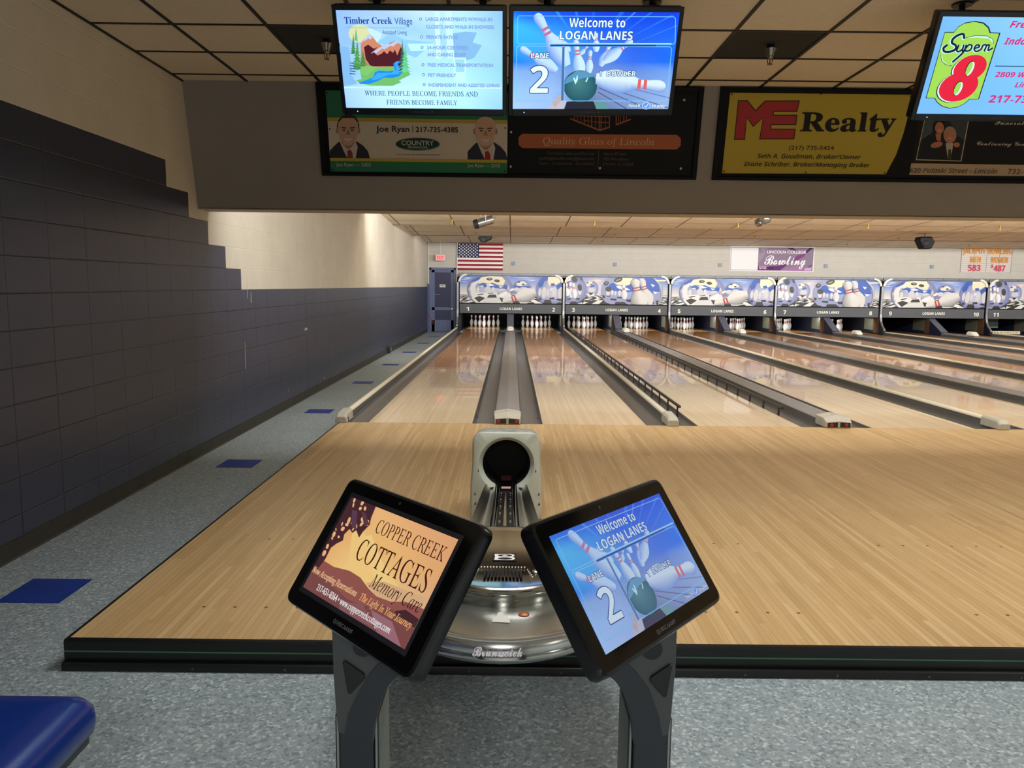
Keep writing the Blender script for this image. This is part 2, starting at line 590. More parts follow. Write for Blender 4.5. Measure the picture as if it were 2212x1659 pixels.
# ------------------------------------------------------------------ materials
M = {}
M['cream_block'] = block_mat('cream_block', (205, 199, 186), (214, 208, 196), 0.6, 0.06)
M['blue_block'] = block_mat('blue_block', (50, 55, 75), (22, 23, 29), 0.36, 0.10, 0.6)
M['floor'] = speckle_mat('vinyl_floor', (146, 158, 163), (118, 131, 138), (186, 197, 198), 0.42)
M['blue_tile'] = mat('blue_tile', (22, 54, 138), 0.45, noise=0.1)
M['approach'] = board_mat('approach_maple', 0.0285, 1.15, [(0, (183, 150, 103)), (0.35, (193, 160, 113)), (0.7, (197, 165, 118)), (1, (206, 175, 129))], (120, 88, 52), 0.33, coat=0.05)
M['lane'] = board_mat('lane_boards', 0.027, 3.0, [(0, (204, 180, 146)), (0.5, (212, 190, 156)), (1, (218, 198, 168))], (170, 140, 104), 0.30, coat=0.50, split=YF + 5.08,
                      cols2=[(0, (164, 114, 64)), (0.5, (178, 129, 76)), (1, (193, 146, 92))], grain=0.05)
M['mark'] = mat('lane_mark', (52, 40, 34), 0.3)
M['black_trim'] = mat('black_vinyl_trim', (14, 15, 17), 0.35)
M['green'] = mat('green_stripe', (62, 112, 80), 0.5)
M['frame_black'] = mat('frame_black', (8, 9, 13), 0.6, spec=0.2)
M['screw'] = mat('screw', (90, 92, 95), 0.4, 0.8)
M['ceil_tile'] = mat('ceiling_tile', (208, 198, 180), 0.9, noise=0.04, nscale=40, bump=0.3, bscale=160)
M['ceil_dark'] = mat('dark_ceiling_tile', (30, 32, 36), 0.85)
M['tbar'] = mat('black_ceiling_bar', (16, 16, 17), 0.6)
M['bulkhead'] = mat('bulkhead_paint', (148, 143, 138), 0.75, noise=0.03, nscale=3)
M['lane_ceiling'] = mat('wood_grain_ceiling', (228, 220, 196), 0.7, noise=0.06, nscale=3)
M['seam'] = mat('ceiling_seam_and_shadow', (112, 84, 52), 0.7)
M['base'] = mat('cove_base', (46, 44, 40), 0.6, noise=0.2, nscale=6)
M['wall_back'] = mat('back_wall_paint', (190, 186, 178), 0.7, noise=0.03, nscale=5)
M['navy'] = mat('navy_paint', (88, 99, 134), 0.5, noise=0.08, nscale=4)
M['navy_dark'] = mat('dark_navy_panel', (26, 31, 72), 0.45)
M['white'] = mat('white_paint', (214, 212, 204), 0.5)
M['rear_wall'] = mat('rear_wall', (196, 190, 180), 0.8)
M['chip'] = mat('paint_chip', (196, 190, 180), 0.7)
M['black_plastic'] = mat('black_plastic', (9, 9, 11), 0.25)
M['black_gloss'] = mat('black_glass', (5, 5, 6), 0.08)
M['gutter'] = mat('gutter_plastic', (90, 89, 88), 0.33, noise=0.05, nscale=4)
M['cap_grey'] = mat('capping_plastic', (124, 122, 124), 0.42, noise=0.05, nscale=3)
M['cap_side'] = mat('divider_side', (96, 94, 90), 0.42, noise=0.06, nscale=4)
M['cap_white'] = mat('white_capping', (222, 214, 196), 0.4)
M['cream_box'] = mat('cream_plastic', (178, 174, 162), 0.45, noise=0.04, nscale=14)
M['rail'] = mat('bumper_rail_steel', (40, 38, 36), 0.45)
M['lens_dark'] = mat('dark_lens', (34, 34, 38), 0.15)
M['red'] = mat('red_lens', (170, 40, 48), 0.3)
M['pin'] = mat('pin_white', (236, 236, 232), 0.25, coat=0.4)
M['pin_red'] = mat('pin_red', (186, 44, 50), 0.3)
M['kick'] = mat('kickback_navy', (22, 26, 38), 0.5)
M['kick_face'] = mat('return_cover_grey', (96, 98, 118), 0.5)
M['kick_navy'] = mat('return_side_navy', (34, 38, 62), 0.5)
M['alu'] = mat('aluminium_trim', (150, 152, 158), 0.35, 0.7)
M['rail_grey'] = mat('mask_rail', (112, 116, 124), 0.4, 0.5)
M['arc_white'] = mat('white_bracket', (226, 226, 218), 0.4)
M['band'] = mat('name_band', (82, 86, 92), 0.5)
M['letter_white'] = mat('white_letter', (244, 244, 238), 0.5)
M['pit'] = mat('pit_black', (8, 9, 12), 0.8)
M['pad'] = mat('kick_pad', (104, 106, 92), 0.6)
M['brown'] = mat('brown_board', (98, 68, 44), 0.6)
M['brass'] = mat('brass', (190, 150, 70), 0.35, 0.8)
M['nickel'] = mat('nickel', (170, 165, 150), 0.3, 0.9)
M['speaker'] = mat('speaker_black', (10, 10, 11), 0.55, spec=0.2)
M['driver'] = mat('speaker_cone', (20, 20, 22), 0.5, spec=0.2)
M['silver'] = mat('silver_metal', (190, 194, 200), 0.28, 0.9)
M['chrome'] = mat('polished_steel', (190, 190, 186), 0.13, 1.0)
M['steel'] = mat('brushed_steel', (214, 216, 212), 0.24, 1.0)
M['hood'] = mat('hood_plastic', (186, 190, 176), 0.35, noise=0.03, nscale=10)
M['hood_top'] = mat('hood_worn_top', (160, 166, 164), 0.35, 0.0, noise=0.25, nscale=24)
M['console'] = mat('console_grey', (62, 65, 66), 0.42)
M['console_side'] = mat('console_side', (128, 134, 128), 0.45)
M['console_band'] = mat('console_band', (34, 38, 44), 0.4)
M['vinyl'] = mat('blue_vinyl', (4, 46, 130), 0.28, coat=0.3, bump=0.1, bscale=220)
M['vinyl_edge'] = mat('blue_vinyl_edge', (52, 62, 72), 0.4)
M['cord'] = mat('red_cord', (196, 92, 96), 0.5)
M['dark_grey'] = mat('dark_grey', (48, 50, 52), 0.5)
M['outlet'] = mat('sensor_blue', (130, 142, 166), 0.5)
SCREEN = attr_mat('lit_screen', 1.12, 0.35, 0.2)
TOUCH = attr_mat('lit_touchscreen', 0.85, 0.10, 0.5)
PRINT = attr_mat('printed_vinyl', 0, 0.6, 0.25)
PRINT_GLOSS = attr_mat('printed_panel', 0, 0.35)

def structure(o): return tag(o, kind='structure')

# ------------------------------------------------------------------ floor
fl = MB()
fl.add([(XW, YREAR, ZF), (XR, YREAR, ZF), (XR, 28.4, ZF), (XW, 28.4, ZF)], [(0, 1, 2, 3)], 0)
XT, YT, TP, TS = -2.429, 8.995, 9 * 0.3048, 0.3048
for n in range(-3, 6):
    y = YT + n * TP
    fl.add([(XT, y, ZF + .0005), (XT + TS, y, ZF + .0005), (XT + TS, y + TS, ZF + .0005), (XT, y + TS, ZF + .0005)], [(0, 1, 2, 3)], 1)
structure(fl.build('floor', [M['floor'], M['blue_tile']], keep_origin=True))

# ------------------------------------------------------------------ left wall: two paints, stepped border
B4, C2, YA, Z0 = 0.4064, 0.2032, 7.86, 1.328
ZT = 3.35
steps = [(YB, Z0), (YA, Z0), (YA, Z0 + C2)]
for k in range(1, 5):
    steps += [(YA - B4 * k, Z0 + C2 * k), (YA - B4 * k, Z0 + C2 * (k + 1))]
steps += [(YREAR, Z0 + C2 * 5)]
wl = MB()
low = [(YB, ZF)] + steps + [(YREAR, ZF)]
upp = steps + [(YREAR, ZT), (YB, ZT)]
wl.add([(XW, y, z) for y, z in low], [tuple(range(len(low)))], 1)
wl.add([(XW, y, z) for y, z in upp], [tuple(range(len(upp)))], 0)
for y, z0, z1, wd in ((8.02, 1.24, 1.45, .012), (8.13, 1.19, 1.30, .016), (7.90, .52, .80, .012), (10.20, .78, .815, .16), (11.2, 0.02, .05, .05), (9.4, .08, .12, .02)):
    wl.add([(XW + .001, y, z0), (XW + .001, y + wd, z0 + .004), (XW + .001, y + wd * .8, z1), (XW + .001, y + wd * .2, z1)], [(0, 1, 2, 3)], 2)
random.seed(3)
for i in range(34):
    y, z = random.uniform(7.6, 22), random.uniform(-.02, .25) if i < 22 else random.uniform(.2, 1.2)
    a = random.uniform(.006, .02)
    wl.add([(XW + .001, y, z), (XW + .001, y + a, z + a * .3), (XW + .001, y + a * .7, z + a * 1.6)], [(0, 1, 2)], 2)
for y in (10.28, 10.36):
    wl.add([(XW + .001, y, ZF + .1), (XW + .001, y + .012, ZF + .1), (XW + .001, y + .012, Z0), (XW + .001, y, Z0)], [(0, 1, 2, 3)], 3)
wl.add([(XW + .001, 8.62, .86), (XW + .001, 8.632, .86), (XW + .001, 8.632, 1.3), (XW + .001, 8.62, 1.3)], [(0, 1, 2, 3)], 3)
structure(wl.build('wall_left', [M['cream_block'], M['blue_block'], M['chip'], mat('wall_joint_line', (84, 88, 104), .6)], keep_origin=True))
bl = MB()
bl.prism([(XW, ZF), (XW + .022, ZF), (XW + .012, ZF + .01), (XW + .008, ZF + .10), (XW, ZF + .102)], 'y', YREAR, YB)
structure(bl.build('baseboard_left', M['base'], keep_origin=True))
structure(MB().box(XR, XR + .1, YREAR, 28.4, ZF, 3.35).build('wall_right', M['rear_wall'], keep_origin=True))
structure(MB().box(XW, XR, YREAR - .1, YREAR, ZF, 3.35).build('wall_rear', M['rear_wall'], keep_origin=True))

# ------------------------------------------------------------------ ceiling over the bowlers: square panels in black bars
CS, CX0, CY0 = 0.60, -2.185, 5.21
cl = MB()
dark_cells = [(1, 0), (6, 0), (11, 0), (16, 0)]
ymax = 6.62
j0 = int((YREAR - CY0) / CS) - 1
for j in range(j0, 3):
    for i in range(-1, 37):
        a0, a1 = max(XW, CX0 + i * CS), min(XR, CX0 + (i + 1) * CS)
        b0, b1 = max(YREAR, CY0 + j * CS), min(ymax, CY0 + (j + 1) * CS)
        if a1 - a0 < .01 or b1 - b0 < .01: continue
        dark = (i, j) in dark_cells or (j < -3 and (i + 2 * j) % 7 == 0)
        cl.add([(a0, b0, ZC), (a1, b0, ZC), (a1, b1, ZC), (a0, b1, ZC)], [(0, 3, 2, 1)], 1 if dark else 0)
for i in range(0, 37):
    x = CX0 + i * CS
    if x < XR: cl.box(x - .012, x + .012, YREAR, ymax, ZC - .006, ZC + .002, 2)
for j in range(j0 + 1, 3):
    y = CY0 + j * CS
    if y > YREAR: cl.box(XW, XR, y - .011, y + .011, ZC - .0055, ZC + .002, 2)
cl.box(XW, XW + .014, YREAR, ymax, ZC - .012, ZC + .002, 2)
structure(cl.build('ceiling', [M['ceil_tile'], M['ceil_dark'], M['tbar']], keep_origin=True))

# ------------------------------------------------------------------ bulkhead between seating and lanes (leans slightly)
YBT, YBB, ZBB = 6.605, 6.84, 2.035
bk = MB()
bk.prism([(YBT, ZC + .25), (YBT, ZC), (YBB, ZBB), (YBB + .235, ZBB - .004), (YBB + .235, ZC + .25)], 'x', XW, XR)
structure(bk.build('wall_bulkhead', M['bulkhead'], keep_origin=True))
structure(MB().box(XW, XR, YBB - .003, YBB + .24, ZBB - .012, ZBB - .0041).build('trim_1', mat('bulkhead_edge', (176, 160, 138), .6), keep_origin=True))
lc = MB()
ys = [YBB + .235] + TEETH + [YB + .02]
ZHI, ZLO = 2.95, 2.738
for k in range(len(ys) - 1):
    a, b = ys[k], ys[k + 1]
    hi = ZHI if k < len(ys) - 2 else 2.90
    lc.prism([(a, hi), (b, ZLO), (b, 3.3), (a, 3.3)], 'x', XW, XR, 0)
    lc.box(XW, XR, b - .035, b - .001, ZLO - .010, ZLO + .004, 1)  # dark strip imitating the shadow line along each step's lower edge
    for i in range(-2, 15):
        x = -1.30 + 1.25 * i
        if XW < x < XR:
            lc.add([(x - .012, a, hi - .0015), (x + .012, a, hi - .0015), (x + .012, b, ZLO - .0015), (x - .012, b, ZLO - .0015)], [(0, 3, 2, 1)], 1)
    for t in (.30, .55, .80):
        y, z = a + (b - a) * t, hi + (ZLO - hi) * t
        lc.add([(XW, y - .012, z - .0012 + .0004), (XR, y - .012, z - .0012 + .0004), (XR, y + .012, z - .0012 - .0004), (XW, y + .012, z - .0012 - .0004)], [(0, 3, 2, 1)], 1)
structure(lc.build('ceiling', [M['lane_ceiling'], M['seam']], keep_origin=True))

# ------------------------------------------------------------------ back wall with its door
DX0, DX1, DZ = -2.64, -1.79, 1.935
XK = X0 - PP / 2 - .06       # first lane machine starts here
bw = MB()
def wq(x0, x1, z0, z1, mi): bw.box(x0, x1, YB, YB + .14, z0, z1, mi)
ZS = 1.42
wq(XW, DX0, ZF, ZS, 1); wq(XW, DX0, ZS, DZ, 0)
wq(DX1, XK, ZF, ZS, 1); wq(DX1, XK, ZS, DZ, 0)
wq(XW, XK, DZ, 3.3, 0)
wq(XK, XR, 1.66, 3.3, 0)
for z in (2.03, 2.235, 2.44, 2.64):
    bw.add([(DX0, YB - .001, z), (XR, YB - .001, z), (XR, YB - .001, z + .006), (DX0, YB - .001, z + .006)], [(0, 1, 2, 3)], 2)
structure(bw.build('wall_back', [M['wall_back'], M['navy'], mat('back_wall_joint', (172, 168, 160), .7)], keep_origin=True))
structure(MB().box(XW, XR, 28.4, 28.5, ZF, 3.3).build('wall_back', M['pit'], keep_origin=True))
structure(MB().box(XK - .06, XR, 25.27, 28.39, .58, .62).build('ceiling', M['pit'], keep_origin=True))
dr = empty('door_1', ((DX0 + DX1) / 2, YB, ZF))
tag(dr, kind='structure')
fr = MB()
for x0, x1, z0, z1 in ((DX0, DX0 + .07, ZF, DZ), (DX1 - .07, DX1, ZF, DZ), (DX0, DX1, DZ - .07, DZ)):
    fr.box(x0, x1, YB - .03, YB + .12, z0, z1)
fr.build('door_frame', M['navy'], dr, bevel=.006)
lf = MB()
a, b = DX0 + .07, DX1 - .07
lf.box(a, b, YB + .02, YB + .06, ZF + .01, DZ - .07)
for x0, x1, z0, z1 in ((a, a + .10, ZF + .01, DZ - .07), (b - .09, b, ZF + .01, DZ - .07), (a, b, DZ - .15, DZ - .07), (a, b, .58, .68), (a, b, ZF + .01, .27)):
    lf.box(x0, x1, YB, YB + .021, z0, z1)
leaf = lf.build('door_leaf', M['navy'], dr, bevel=.004)
MB().box(a + .10, b - .09, YB + .012, YB + .02, .68, DZ - .15).build('upper_panel', M['navy_dark'], leaf)
MB().box(a + .10, b - .09, YB + .012, YB + .02, .27, .58).build('lower_panel', M['navy_dark'], leaf)
MB().lathe([(.012, .03), (.014, .0), (.034, -.02), (.040, -.045), (.030, -.07), (.004, -.078)], (b - .045, YB, .63), 16, axis='y').build('door_knob', M['arc_white'], dr, smooth=50)
sg = Canvas(185, 92)
sg.full((214, 214, 208))
sg.poly([(22, 26), (66, 26), (62, 56), (40, 56)], (112, 112, 104)); sg.poly([(84, 26), (156, 26), (120, 52), (82, 58)], (112, 112, 104))
so = sg.build('door_sign', PRINT, None, plane_at((a + b) / 2 - .005, YB - .006, 1.36)); so.parent = dr
so.matrix_basis = wmat(dr).inverted() @ so.matrix_basis
MB().box(a + .10, a + .25, YB + .008, YB + .011, 1.085, 1.092).build('scratch', M['chip'], dr)

# ------------------------------------------------------------------ wooden approach with its black nosing
ap = MB()
ap.box(XL, XR, YN, YF, ZF + .002, 0, 0)
def spots(y, half, step, r, mi):
    for k in range(-int(half), int(half) + 1):
        for px in range(NPAIR):
            for s_ in (-1, 1):
                x = X0 + px * PP + s_ * (GAPA + LW) / 2 + k * step
                ap.add([(x + r * math.cos(t), y + r * math.sin(t), .0006) for t in [2 * math.pi * i / 10 for i in range(10)]], [tuple(range(10))], mi)
spots(YF - 3.66, 3, .135, .008, 1)
spots(YF - 4.57, 3, .135, .008, 1)
for q in ((3.184, 3.508, 5.564, 5.567), (3.183, 3.186, 4.40, 5.566)):
    ap.add([(q[0], q[2], .0006), (q[1], q[2], .0006), (q[1], q[3], .0006), (q[0], q[3], .0006)], [(0, 1, 2, 3)], 1)
apo = ap.build('approach_floor', [M['approach'], mat('approach_dot', (112, 78, 46), .4)], keep_origin=True)
structure(apo)
ns = MB()
ns.prism([(YN + .012, 0.003), (YN - .004, .002), (YN - .010, -.006), (YN - .010, ZF + .035), (YN - .030, ZF + .033), (YN - .034, ZF + .026), (YN - .034, ZF + .001), (YN + .012, ZF + .001)], 'x', XL - .012, XR, 0)
ns.box(XL - .012, XR, YN - .0115, YN - .009, -.046, -.040, 1)
x = XL + .5
while x < XR:
    ns.lathe([(.0055, 0), (.0055, -.002), (.002, -.003)], (x, YN - .034, ZF + .014), 8, 2, 'y'); x += .36
structure(ns.build('trim_2', [M['black_trim'], M['green'], M['screw']], keep_origin=True, smooth=30))
structure(MB().prism([(XL, .003), (XL - .012, .002), (XL - .014, -.006), (XL - .014, ZF + .001), (XL, ZF + .001)], 'y', YN, YF).build('trim_3', M['black_trim'], keep_origin=True))
# ------------------------------------------------------------------ lanes
WORD = ['zero', 'one', 'two', 'three', 'four', 'five', 'six', 'seven', 'eight', 'nine', 'ten', 'eleven', 'twelve', 'thirteen']
YE = 27.0
def lane_x(n):
    k, side = (n - 1) // 2, (n - 1) % 2
    return X0 + k * PP + (-1, 1)[side] * (GAPA + LW) / 2
def lane(n):
    c = lane_x(n)
    m = MB()
    m.box(c - LW / 2, c + LW / 2, YF + .003, YE, ZF + .002, 0, 0)
    for k in range(-3, 4):
        y = YF + 4.76 - .17 * abs(k)
        x = c + k * .135
        m.add([(x - .016, y - .08, .0005), (x + .016, y - .08, .0005), (x, y + .08, .0005)], [(0, 1, 2)], 1)
    for k in (-4, -3, -2, -1, 1, 2, 3, 4):
        x, y = c + k * .108, YF + 2.12
        m.add([(x + .007 * math.cos(t), y + .014 * math.sin(t), .0005) for t in [2 * math.pi * i / 8 for i in range(8)]], [tuple(range(8))], 1)
    for dx, y in ((-.28, 12.53), (.28, 12.53), (-.138, 10.75), (.138, 10.75)):
        m.add([(c + dx - .014, YF + y - .17, .0005), (c + dx + .014, YF + y - .17, .0005), (c + dx + .014, YF + y + .17, .0005), (c + dx - .014, YF + y + .17, .0005)], [(0, 1, 2, 3)], 1)
    o = m.build('bowling_lane', [M['lane'], M['mark']])
    tag(o, 'glossy wooden bowling lane running to the number %s' % WORD[n], 'bowling lane', 'bowling lanes side by side')
def gutter(n, side):
    c = lane_x(n)
    e = c + side * LW / 2
    pts = []
    for i in range(13):
        a = math.pi * i / 12
        u = GW / 2 - (GW / 2 - .006) * math.cos(a)
        pts.append((e + side * u, -.006 - .078 * math.sin(a) ** .8))
    pts = [(e + side * .0005, -.004)] + pts + [(e + side * (GW - .0005), -.004)]
    m = MB().strip(pts, 'y', YF + .004, YE if (side > 0) == (n % 2 == 1) else 24.31, 0)
    m.prism([(p[0], p[1] - .002) for p in pts] + [(pts[-1][0], -.100), (pts[0][0], -.100)], 'y', YF + .004, YF + .012, 0)
    o = m.build('gutter', M['gutter'], smooth=40)
    tag(o, 'dark grey gutter on the %s of lane %s' % (('ball return side' if (side > 0) == (n % 2 == 1) else 'white divider side'), WORD[n]), 'gutter', 'lane gutters')
for n in range(1, 2 * NPAIR + 1):
    lane(n)
    gutter(n, -1); gutter(n, 1)

# ---- humped return track covers in the middle of each pair, with the foul detector at the front end
def track_cover(k):
    c = X0 + k * PP
    hw = GAPA / 2 - GW - .001
    ya, yb = YF + .23, 24.0
    e = empty('return_track_cover', (c, ya, ZF + .001))
    tag(e, 'long grey humped cover between lanes %s and %s' % (WORD[2 * k + 1], WORD[2 * k + 2]), 'track cover', 'grey covers between the lanes of a pair')
    MB().prism([(c - hw, ZF + .001), (c + hw, ZF + .001), (c + hw, .052), (c - hw, .052)], 'y', ya, yb).build('side_wall', M['cap_side'], e)
    y, i = ya, 0
    while y < yb - .01:
        y2 = min(yb, y + 3.05)
        m = MB()
        m.prism([(c - hw - .004, .052), (c - hw - .004, .062), (c - hw + .02, .072), (c, .098), (c + hw - .02, .072), (c + hw + .004, .062), (c + hw + .004, .052)], 'y', y + .003, y2 - .003)
        m.build('top_cover', M['cap_grey'], e)
        y = y2
def foul_box(k):
    c = X0 + k * PP
    e = empty('foul_detector', (c, YF + .1, 0))
    tag(e, 'cream foul light box with red lenses between lanes %s and %s' % (WORD[2 * k + 1], WORD[2 * k + 2]), 'foul detector', 'foul detector boxes at the foul line')
    hw = .138
    def ring(y, s, z0, zs, zp):
        return [(c - hw * s, y, z0), (c + hw * s, y, z0), (c + hw * s, y, zs), (c, y, zp), (c - hw * s, y, zs)]
    m = MB()
    m.loft([ring(YF - .045, .93, .004, .060, .072), ring(YF + .03, 1, .002, .098, .124), ring(YF + .225, 1, .002, .098, .124)], 0, True, True, True)
    m.build('housing', M['cream_box'], e, bevel=.006, seg=2)
    for s_ in (-1, 1):
        q = [(c + s_ * .012, YF - .0475, .010), (c + s_ * .118, YF - .0475, .010), (c + s_ * .114, YF - .047, .054), (c + s_ * .012, YF - .0466, .062)]
        mm = MB().add(q + [(x, y + .004, z) for x, y, z in q], [(0, 1, 2, 3), (7, 6, 5, 4), (0, 4, 5, 1), (1, 5, 6, 2), (2, 6, 7, 3), (3, 7, 4, 0)])
        win = mm.build('lens_window', M['lens_dark'], e)
        MB().lathe([(.018, 0), (.017, -.004), (.004, -.007)], (c + s_ * (.092 if k == 0 else -.02 + s_ * .07) if k == 0 else c + s_ * .075 , YF - .0478, .034), 16, 0, 'y').build('red_lens', M['red'], win, smooth=40)
    MB().add([(c - .035, YF + .09, .1195), (c, YF + .075, .1245), (c + .035, YF + .09, .1195), (c, YF + .10, .1245)], [(0, 1, 2, 3)]).build('emblem', M['cap_side'], e)
def track_end(k):
    c = X0 + k * PP
    y = 22.5
    e = MB()
    def ring(y, s, z0, zs, zp):
        return [(c - .10 * s, y, z0), (c + .10 * s, y, z0), (c + .10 * s, y, zs), (c + .05 * s, y, zp), (c - .05 * s, y, zp), (c - .10 * s, y, zs)]
    e.loft([ring(y - .12, .80, .099, .13, .15), ring(y - .02, 1, .099, .17, .215), ring(y + .22, 1, .099, .17, .215)], 0, True, True, True)
    o = e.build('track_hood', M['arc_white'], bevel=.008)
    tag(o, 'small white faceted hood on the grey cover between lanes %s and %s' % (WORD[2 * k + 1], WORD[2 * k + 2]), 'hood', 'white hoods on the track covers')
for k in range(NPAIR):
    track_cover(k); foul_box(k); track_end(k)

# ---- white topped dividers between pairs, and along the walkway
def white_divider(k):
    c = X0 - PP / 2 + k * PP
    if k == 0:
        c = X0 - GAPA / 2 - LW - GW - .036
    hw = GAPB / 2 - GW - .001
    ya, yb = YF + .20, 24.3
    where = 'beside the tiled walkway at lane one' if k == 0 else ('between lanes %s and %s' % (WORD[2 * k], WORD[2 * k + 1]) if k < 6 else 'beyond lane twelve')
    e = empty('white_divider', (c, ya, ZF + .001))
    tag(e, 'low divider with a long white rounded rail ' + where, 'lane divider', 'white railed dividers')
    MB().box(c - hw, c + hw, ya, yb, ZF + .001, .058).build('side_wall', M['cap_side'], e)
    n = 10
    pts = [(c + .034 * math.cos(math.pi * i / n), .062 + .030 * math.sin(math.pi * i / n)) for i in range(n + 1)]
    MB().prism([(c + .034, .058)] + pts + [(c - .034, .058)], 'y', ya, yb).build('rail', M['cap_white'], e, smooth=40)
    MB().box(c - .002, c + .002, ya, yb, .0915, .0925).build('rail_groove', M['cap_side'], e)
    def ring(y, s, z):
        return [(c - .062 * s, y, .003), (c + .062 * s, y, .003), (c + .056 * s, y, z * .8), (c + .038 * s, y, z), (c - .038 * s, y, z), (c - .056 * s, y, z * .8)]
    cp = MB().loft([ring(YF - .05, .95, .062), ring(YF + .0, 1, .098), ring(YF + .27, 1, .108)], 0, True, True, True).build('end_cap', M['cream_box'], e, bevel=.005)
    MB().box(c + .052, c + .064, YF + .015, YF + .028, .006, .05).build('slot', M['lens_dark'], cp)
for k in range(NPAIR + 1):
    white_divider(k)

# ---- bumper rails standing up on both sides of lane 3
def bumper(x, label, s_):
    e = empty('bumper_rail', (x, 8.55, -.056))
    tag(e, label, 'bumper rail', 'raised bumper rails of lane three')
    MB().box(x - .014, x + .014, 8.5, 23.6, .072, .100).build('top_rail', M['rail'], e, bevel=.005)
    y = 8.62
    while y < 23.5:
        MB().box(x - .007, x + .007, y - .014, y + .014, -.056, .073).build('post', M['rail'], e)
        y += .53
    MB().lathe([(.006, 0), (.006, .01)], (x + .012, 8.56, .086), 8, 0, 'x').build('bolt', M['black_trim'], e)
c3 = lane_x(3)
bumper(c3 - LW / 2 - .040, 'black ladder-like bumper rail standing free beside the white divider, lane three', -1)
bumper(c3 + LW / 2 + .045, 'black bumper rail with posts against the grey cover, lane three', 1)
for n, s_ in ((1, 1), (2, -1)):
    x = lane_x(n) + s_ * (LW / 2 + .030)
    m = MB().tube([(x, 8.35, -.018), (x, 8.37, -.012), (x, 16, -.012), (x, 23.6, -.012)], .006, 8)
    m.tube([(x, 8.33, -.03), (x, 8.36, .012)], .008, 8)
    tag(m.build('folded_bumper', M['rail']), 'thin dark folded bumper bar in the gutter of lane %s' % WORD[n], 'bumper rail', 'folded bumper bars')

# ------------------------------------------------------------------ pins
def pin_mesh():
    m = MB()
    prof = [(d / 2 * .0254, h * .0254) for h, d in PIN]
    fine = []
    for i in range(len(prof) - 1):
        a, b = prof[i], prof[i + 1]
        for t in (0, .5): fine.append((a[0] + (b[0] - a[0]) * t, a[1] + (b[1] - a[1]) * t))
    fine.append(prof[-1])
    n = 20
    m.lathe(fine, (0, 0, 0), n, 0)
    for q, f in enumerate(m.f):
        if len(f) == 4:
            z = sum(m.v[i].z for i in f) / 4 / .0254
            if 9.0 < z < 9.75 or 10.35 < z < 11.3: m.mi[q] = 1
    return m
POS = [('head pin at the front', 0, 0), ('left pin of the second row', -.5, 1), ('right pin of the second row', .5, 1), ('left pin of the third row', -1, 2), ('middle pin of the third row', 0, 2), ('right pin of the third row', 1, 2),
       ('far left pin of the back row', -1.5, 3), ('second pin from the left in the back row', -.5, 3), ('second pin from the right in the back row', .5, 3), ('far right pin of the back row', 1.5, 3)]
proto = None
for n in range(1, 9):
    for lab, px, row in POS:
        if proto is None:
            proto = o = pin_mesh().build('bowling_pin', [M['pin'], M['pin_red']], smooth=60, keep_origin=True)
        else:
            o = proto.copy(); COL.objects.link(o)
        o.location = (lane_x(n) + px * .3048, YF + 18.288 + row * .26396, .0005)
        o.rotation_euler = (0, 0, random.uniform(0, 6))
        tag(o, 'white red-banded pin, %s on lane %s' % (lab, WORD[n]), 'bowling pin', 'pins set on lane %s' % WORD[n])

# ------------------------------------------------------------------ pin end: kickbacks, return covers, masking units
YM = 24.78
def kickback(k):
    c = X0 - PP / 2 + k * PP
    where = 'beside the navy door' if k == 0 else ('between lanes %s and %s' % (WORD[2 * k], WORD[2 * k + 1]) if k < 6 else 'beyond lane twelve')
    e = empty('kickback_divider', (c, 24.8, ZF + .001))
    tag(e, 'dark pin end divider with curved silver edge ' + where, 'lane machine divider', 'dividers between the masking units')
    front = [(24.74, 1.49), (24.74, .62), (24.725, .50), (24.68, .38), (24.59, .26), (24.44, .15), (24.42, .11), (24.42, .005)]
    if k > 0 or True:
        lowz = ZF + .002
        MB().prism(front + [(24.42, lowz), (28.3, lowz), (28.3, .575), (25.09, .575), (25.09, 1.49)], 'x', c - .042, c + .042).build('side_panel', M['kick'], e)
    m = MB()
    off = []
    f2 = front[:-1]
    for i, (y, z) in enumerate(f2):
        a, b = f2[max(i - 1, 0)], f2[min(i + 1, len(f2) - 1)]
        ty, tz = b[0] - a[0], b[1] - a[1]
        q = math.hypot(ty, tz)
        off.append((y + tz / q * .018, z - ty / q * .018))
    m.prism(f2 + off[::-1], 'x', c - .030, c + .030)
    m.build('front_trim', M['alu'], e, bevel=.004)
    for z in (.95, 1.30):
        MB().lathe([(.007, 0), (.006, -.004)], (c, 24.722, z), 8, 0, 'y').build('bolt', M['screw'], e)
    if k > 0:
        MB().box(c - .052, c - .0425, 25.10, 25.75, .10, .46).build('kick_pad', M['pad'], e)
        MB().box(c - .050, c - .0425, 24.76, 25.09, .02, .5).build('wear_board', M['brown'], e)
for k in range(NPAIR + 1):
    kickback(k)
def return_cover(k):
    c = X0 + k * PP
    e = empty('return_door_cover', (c, 24.6, ZF + .001))
    tag(e, 'slanted slate blue cover between the pin decks of lanes %s and %s' % (WORD[2 * k + 1], WORD[2 * k + 2]), 'ball door cover', 'slanted covers between the pin decks')
    hw = .105
    MB().prism([(24.05, .10), (24.90, .50), (28.2, .50), (28.2, ZF + .002), (24.05, ZF + .002)], 'x', c - hw, c + hw).build('side_panel', M['kick_navy'], e)
    MB().prism([(24.04, .10), (24.89, .50), (24.88, .513), (24.03, .115)], 'x', c - hw + .002, c + hw - .002).build('front_plate', M['kick_face'], e)
    MB().box(c - hw - .008, c - hw - .0005, 25.05, 25.75, .10, .46).build('kick_pad', M['pad'], e)
    MB().box(c - hw - .006, c - hw - .0005, 24.75, 25.04, .02, .5).build('wear_board', M['brown'], e)
for k in range(NPAIR):
    return_cover(k)

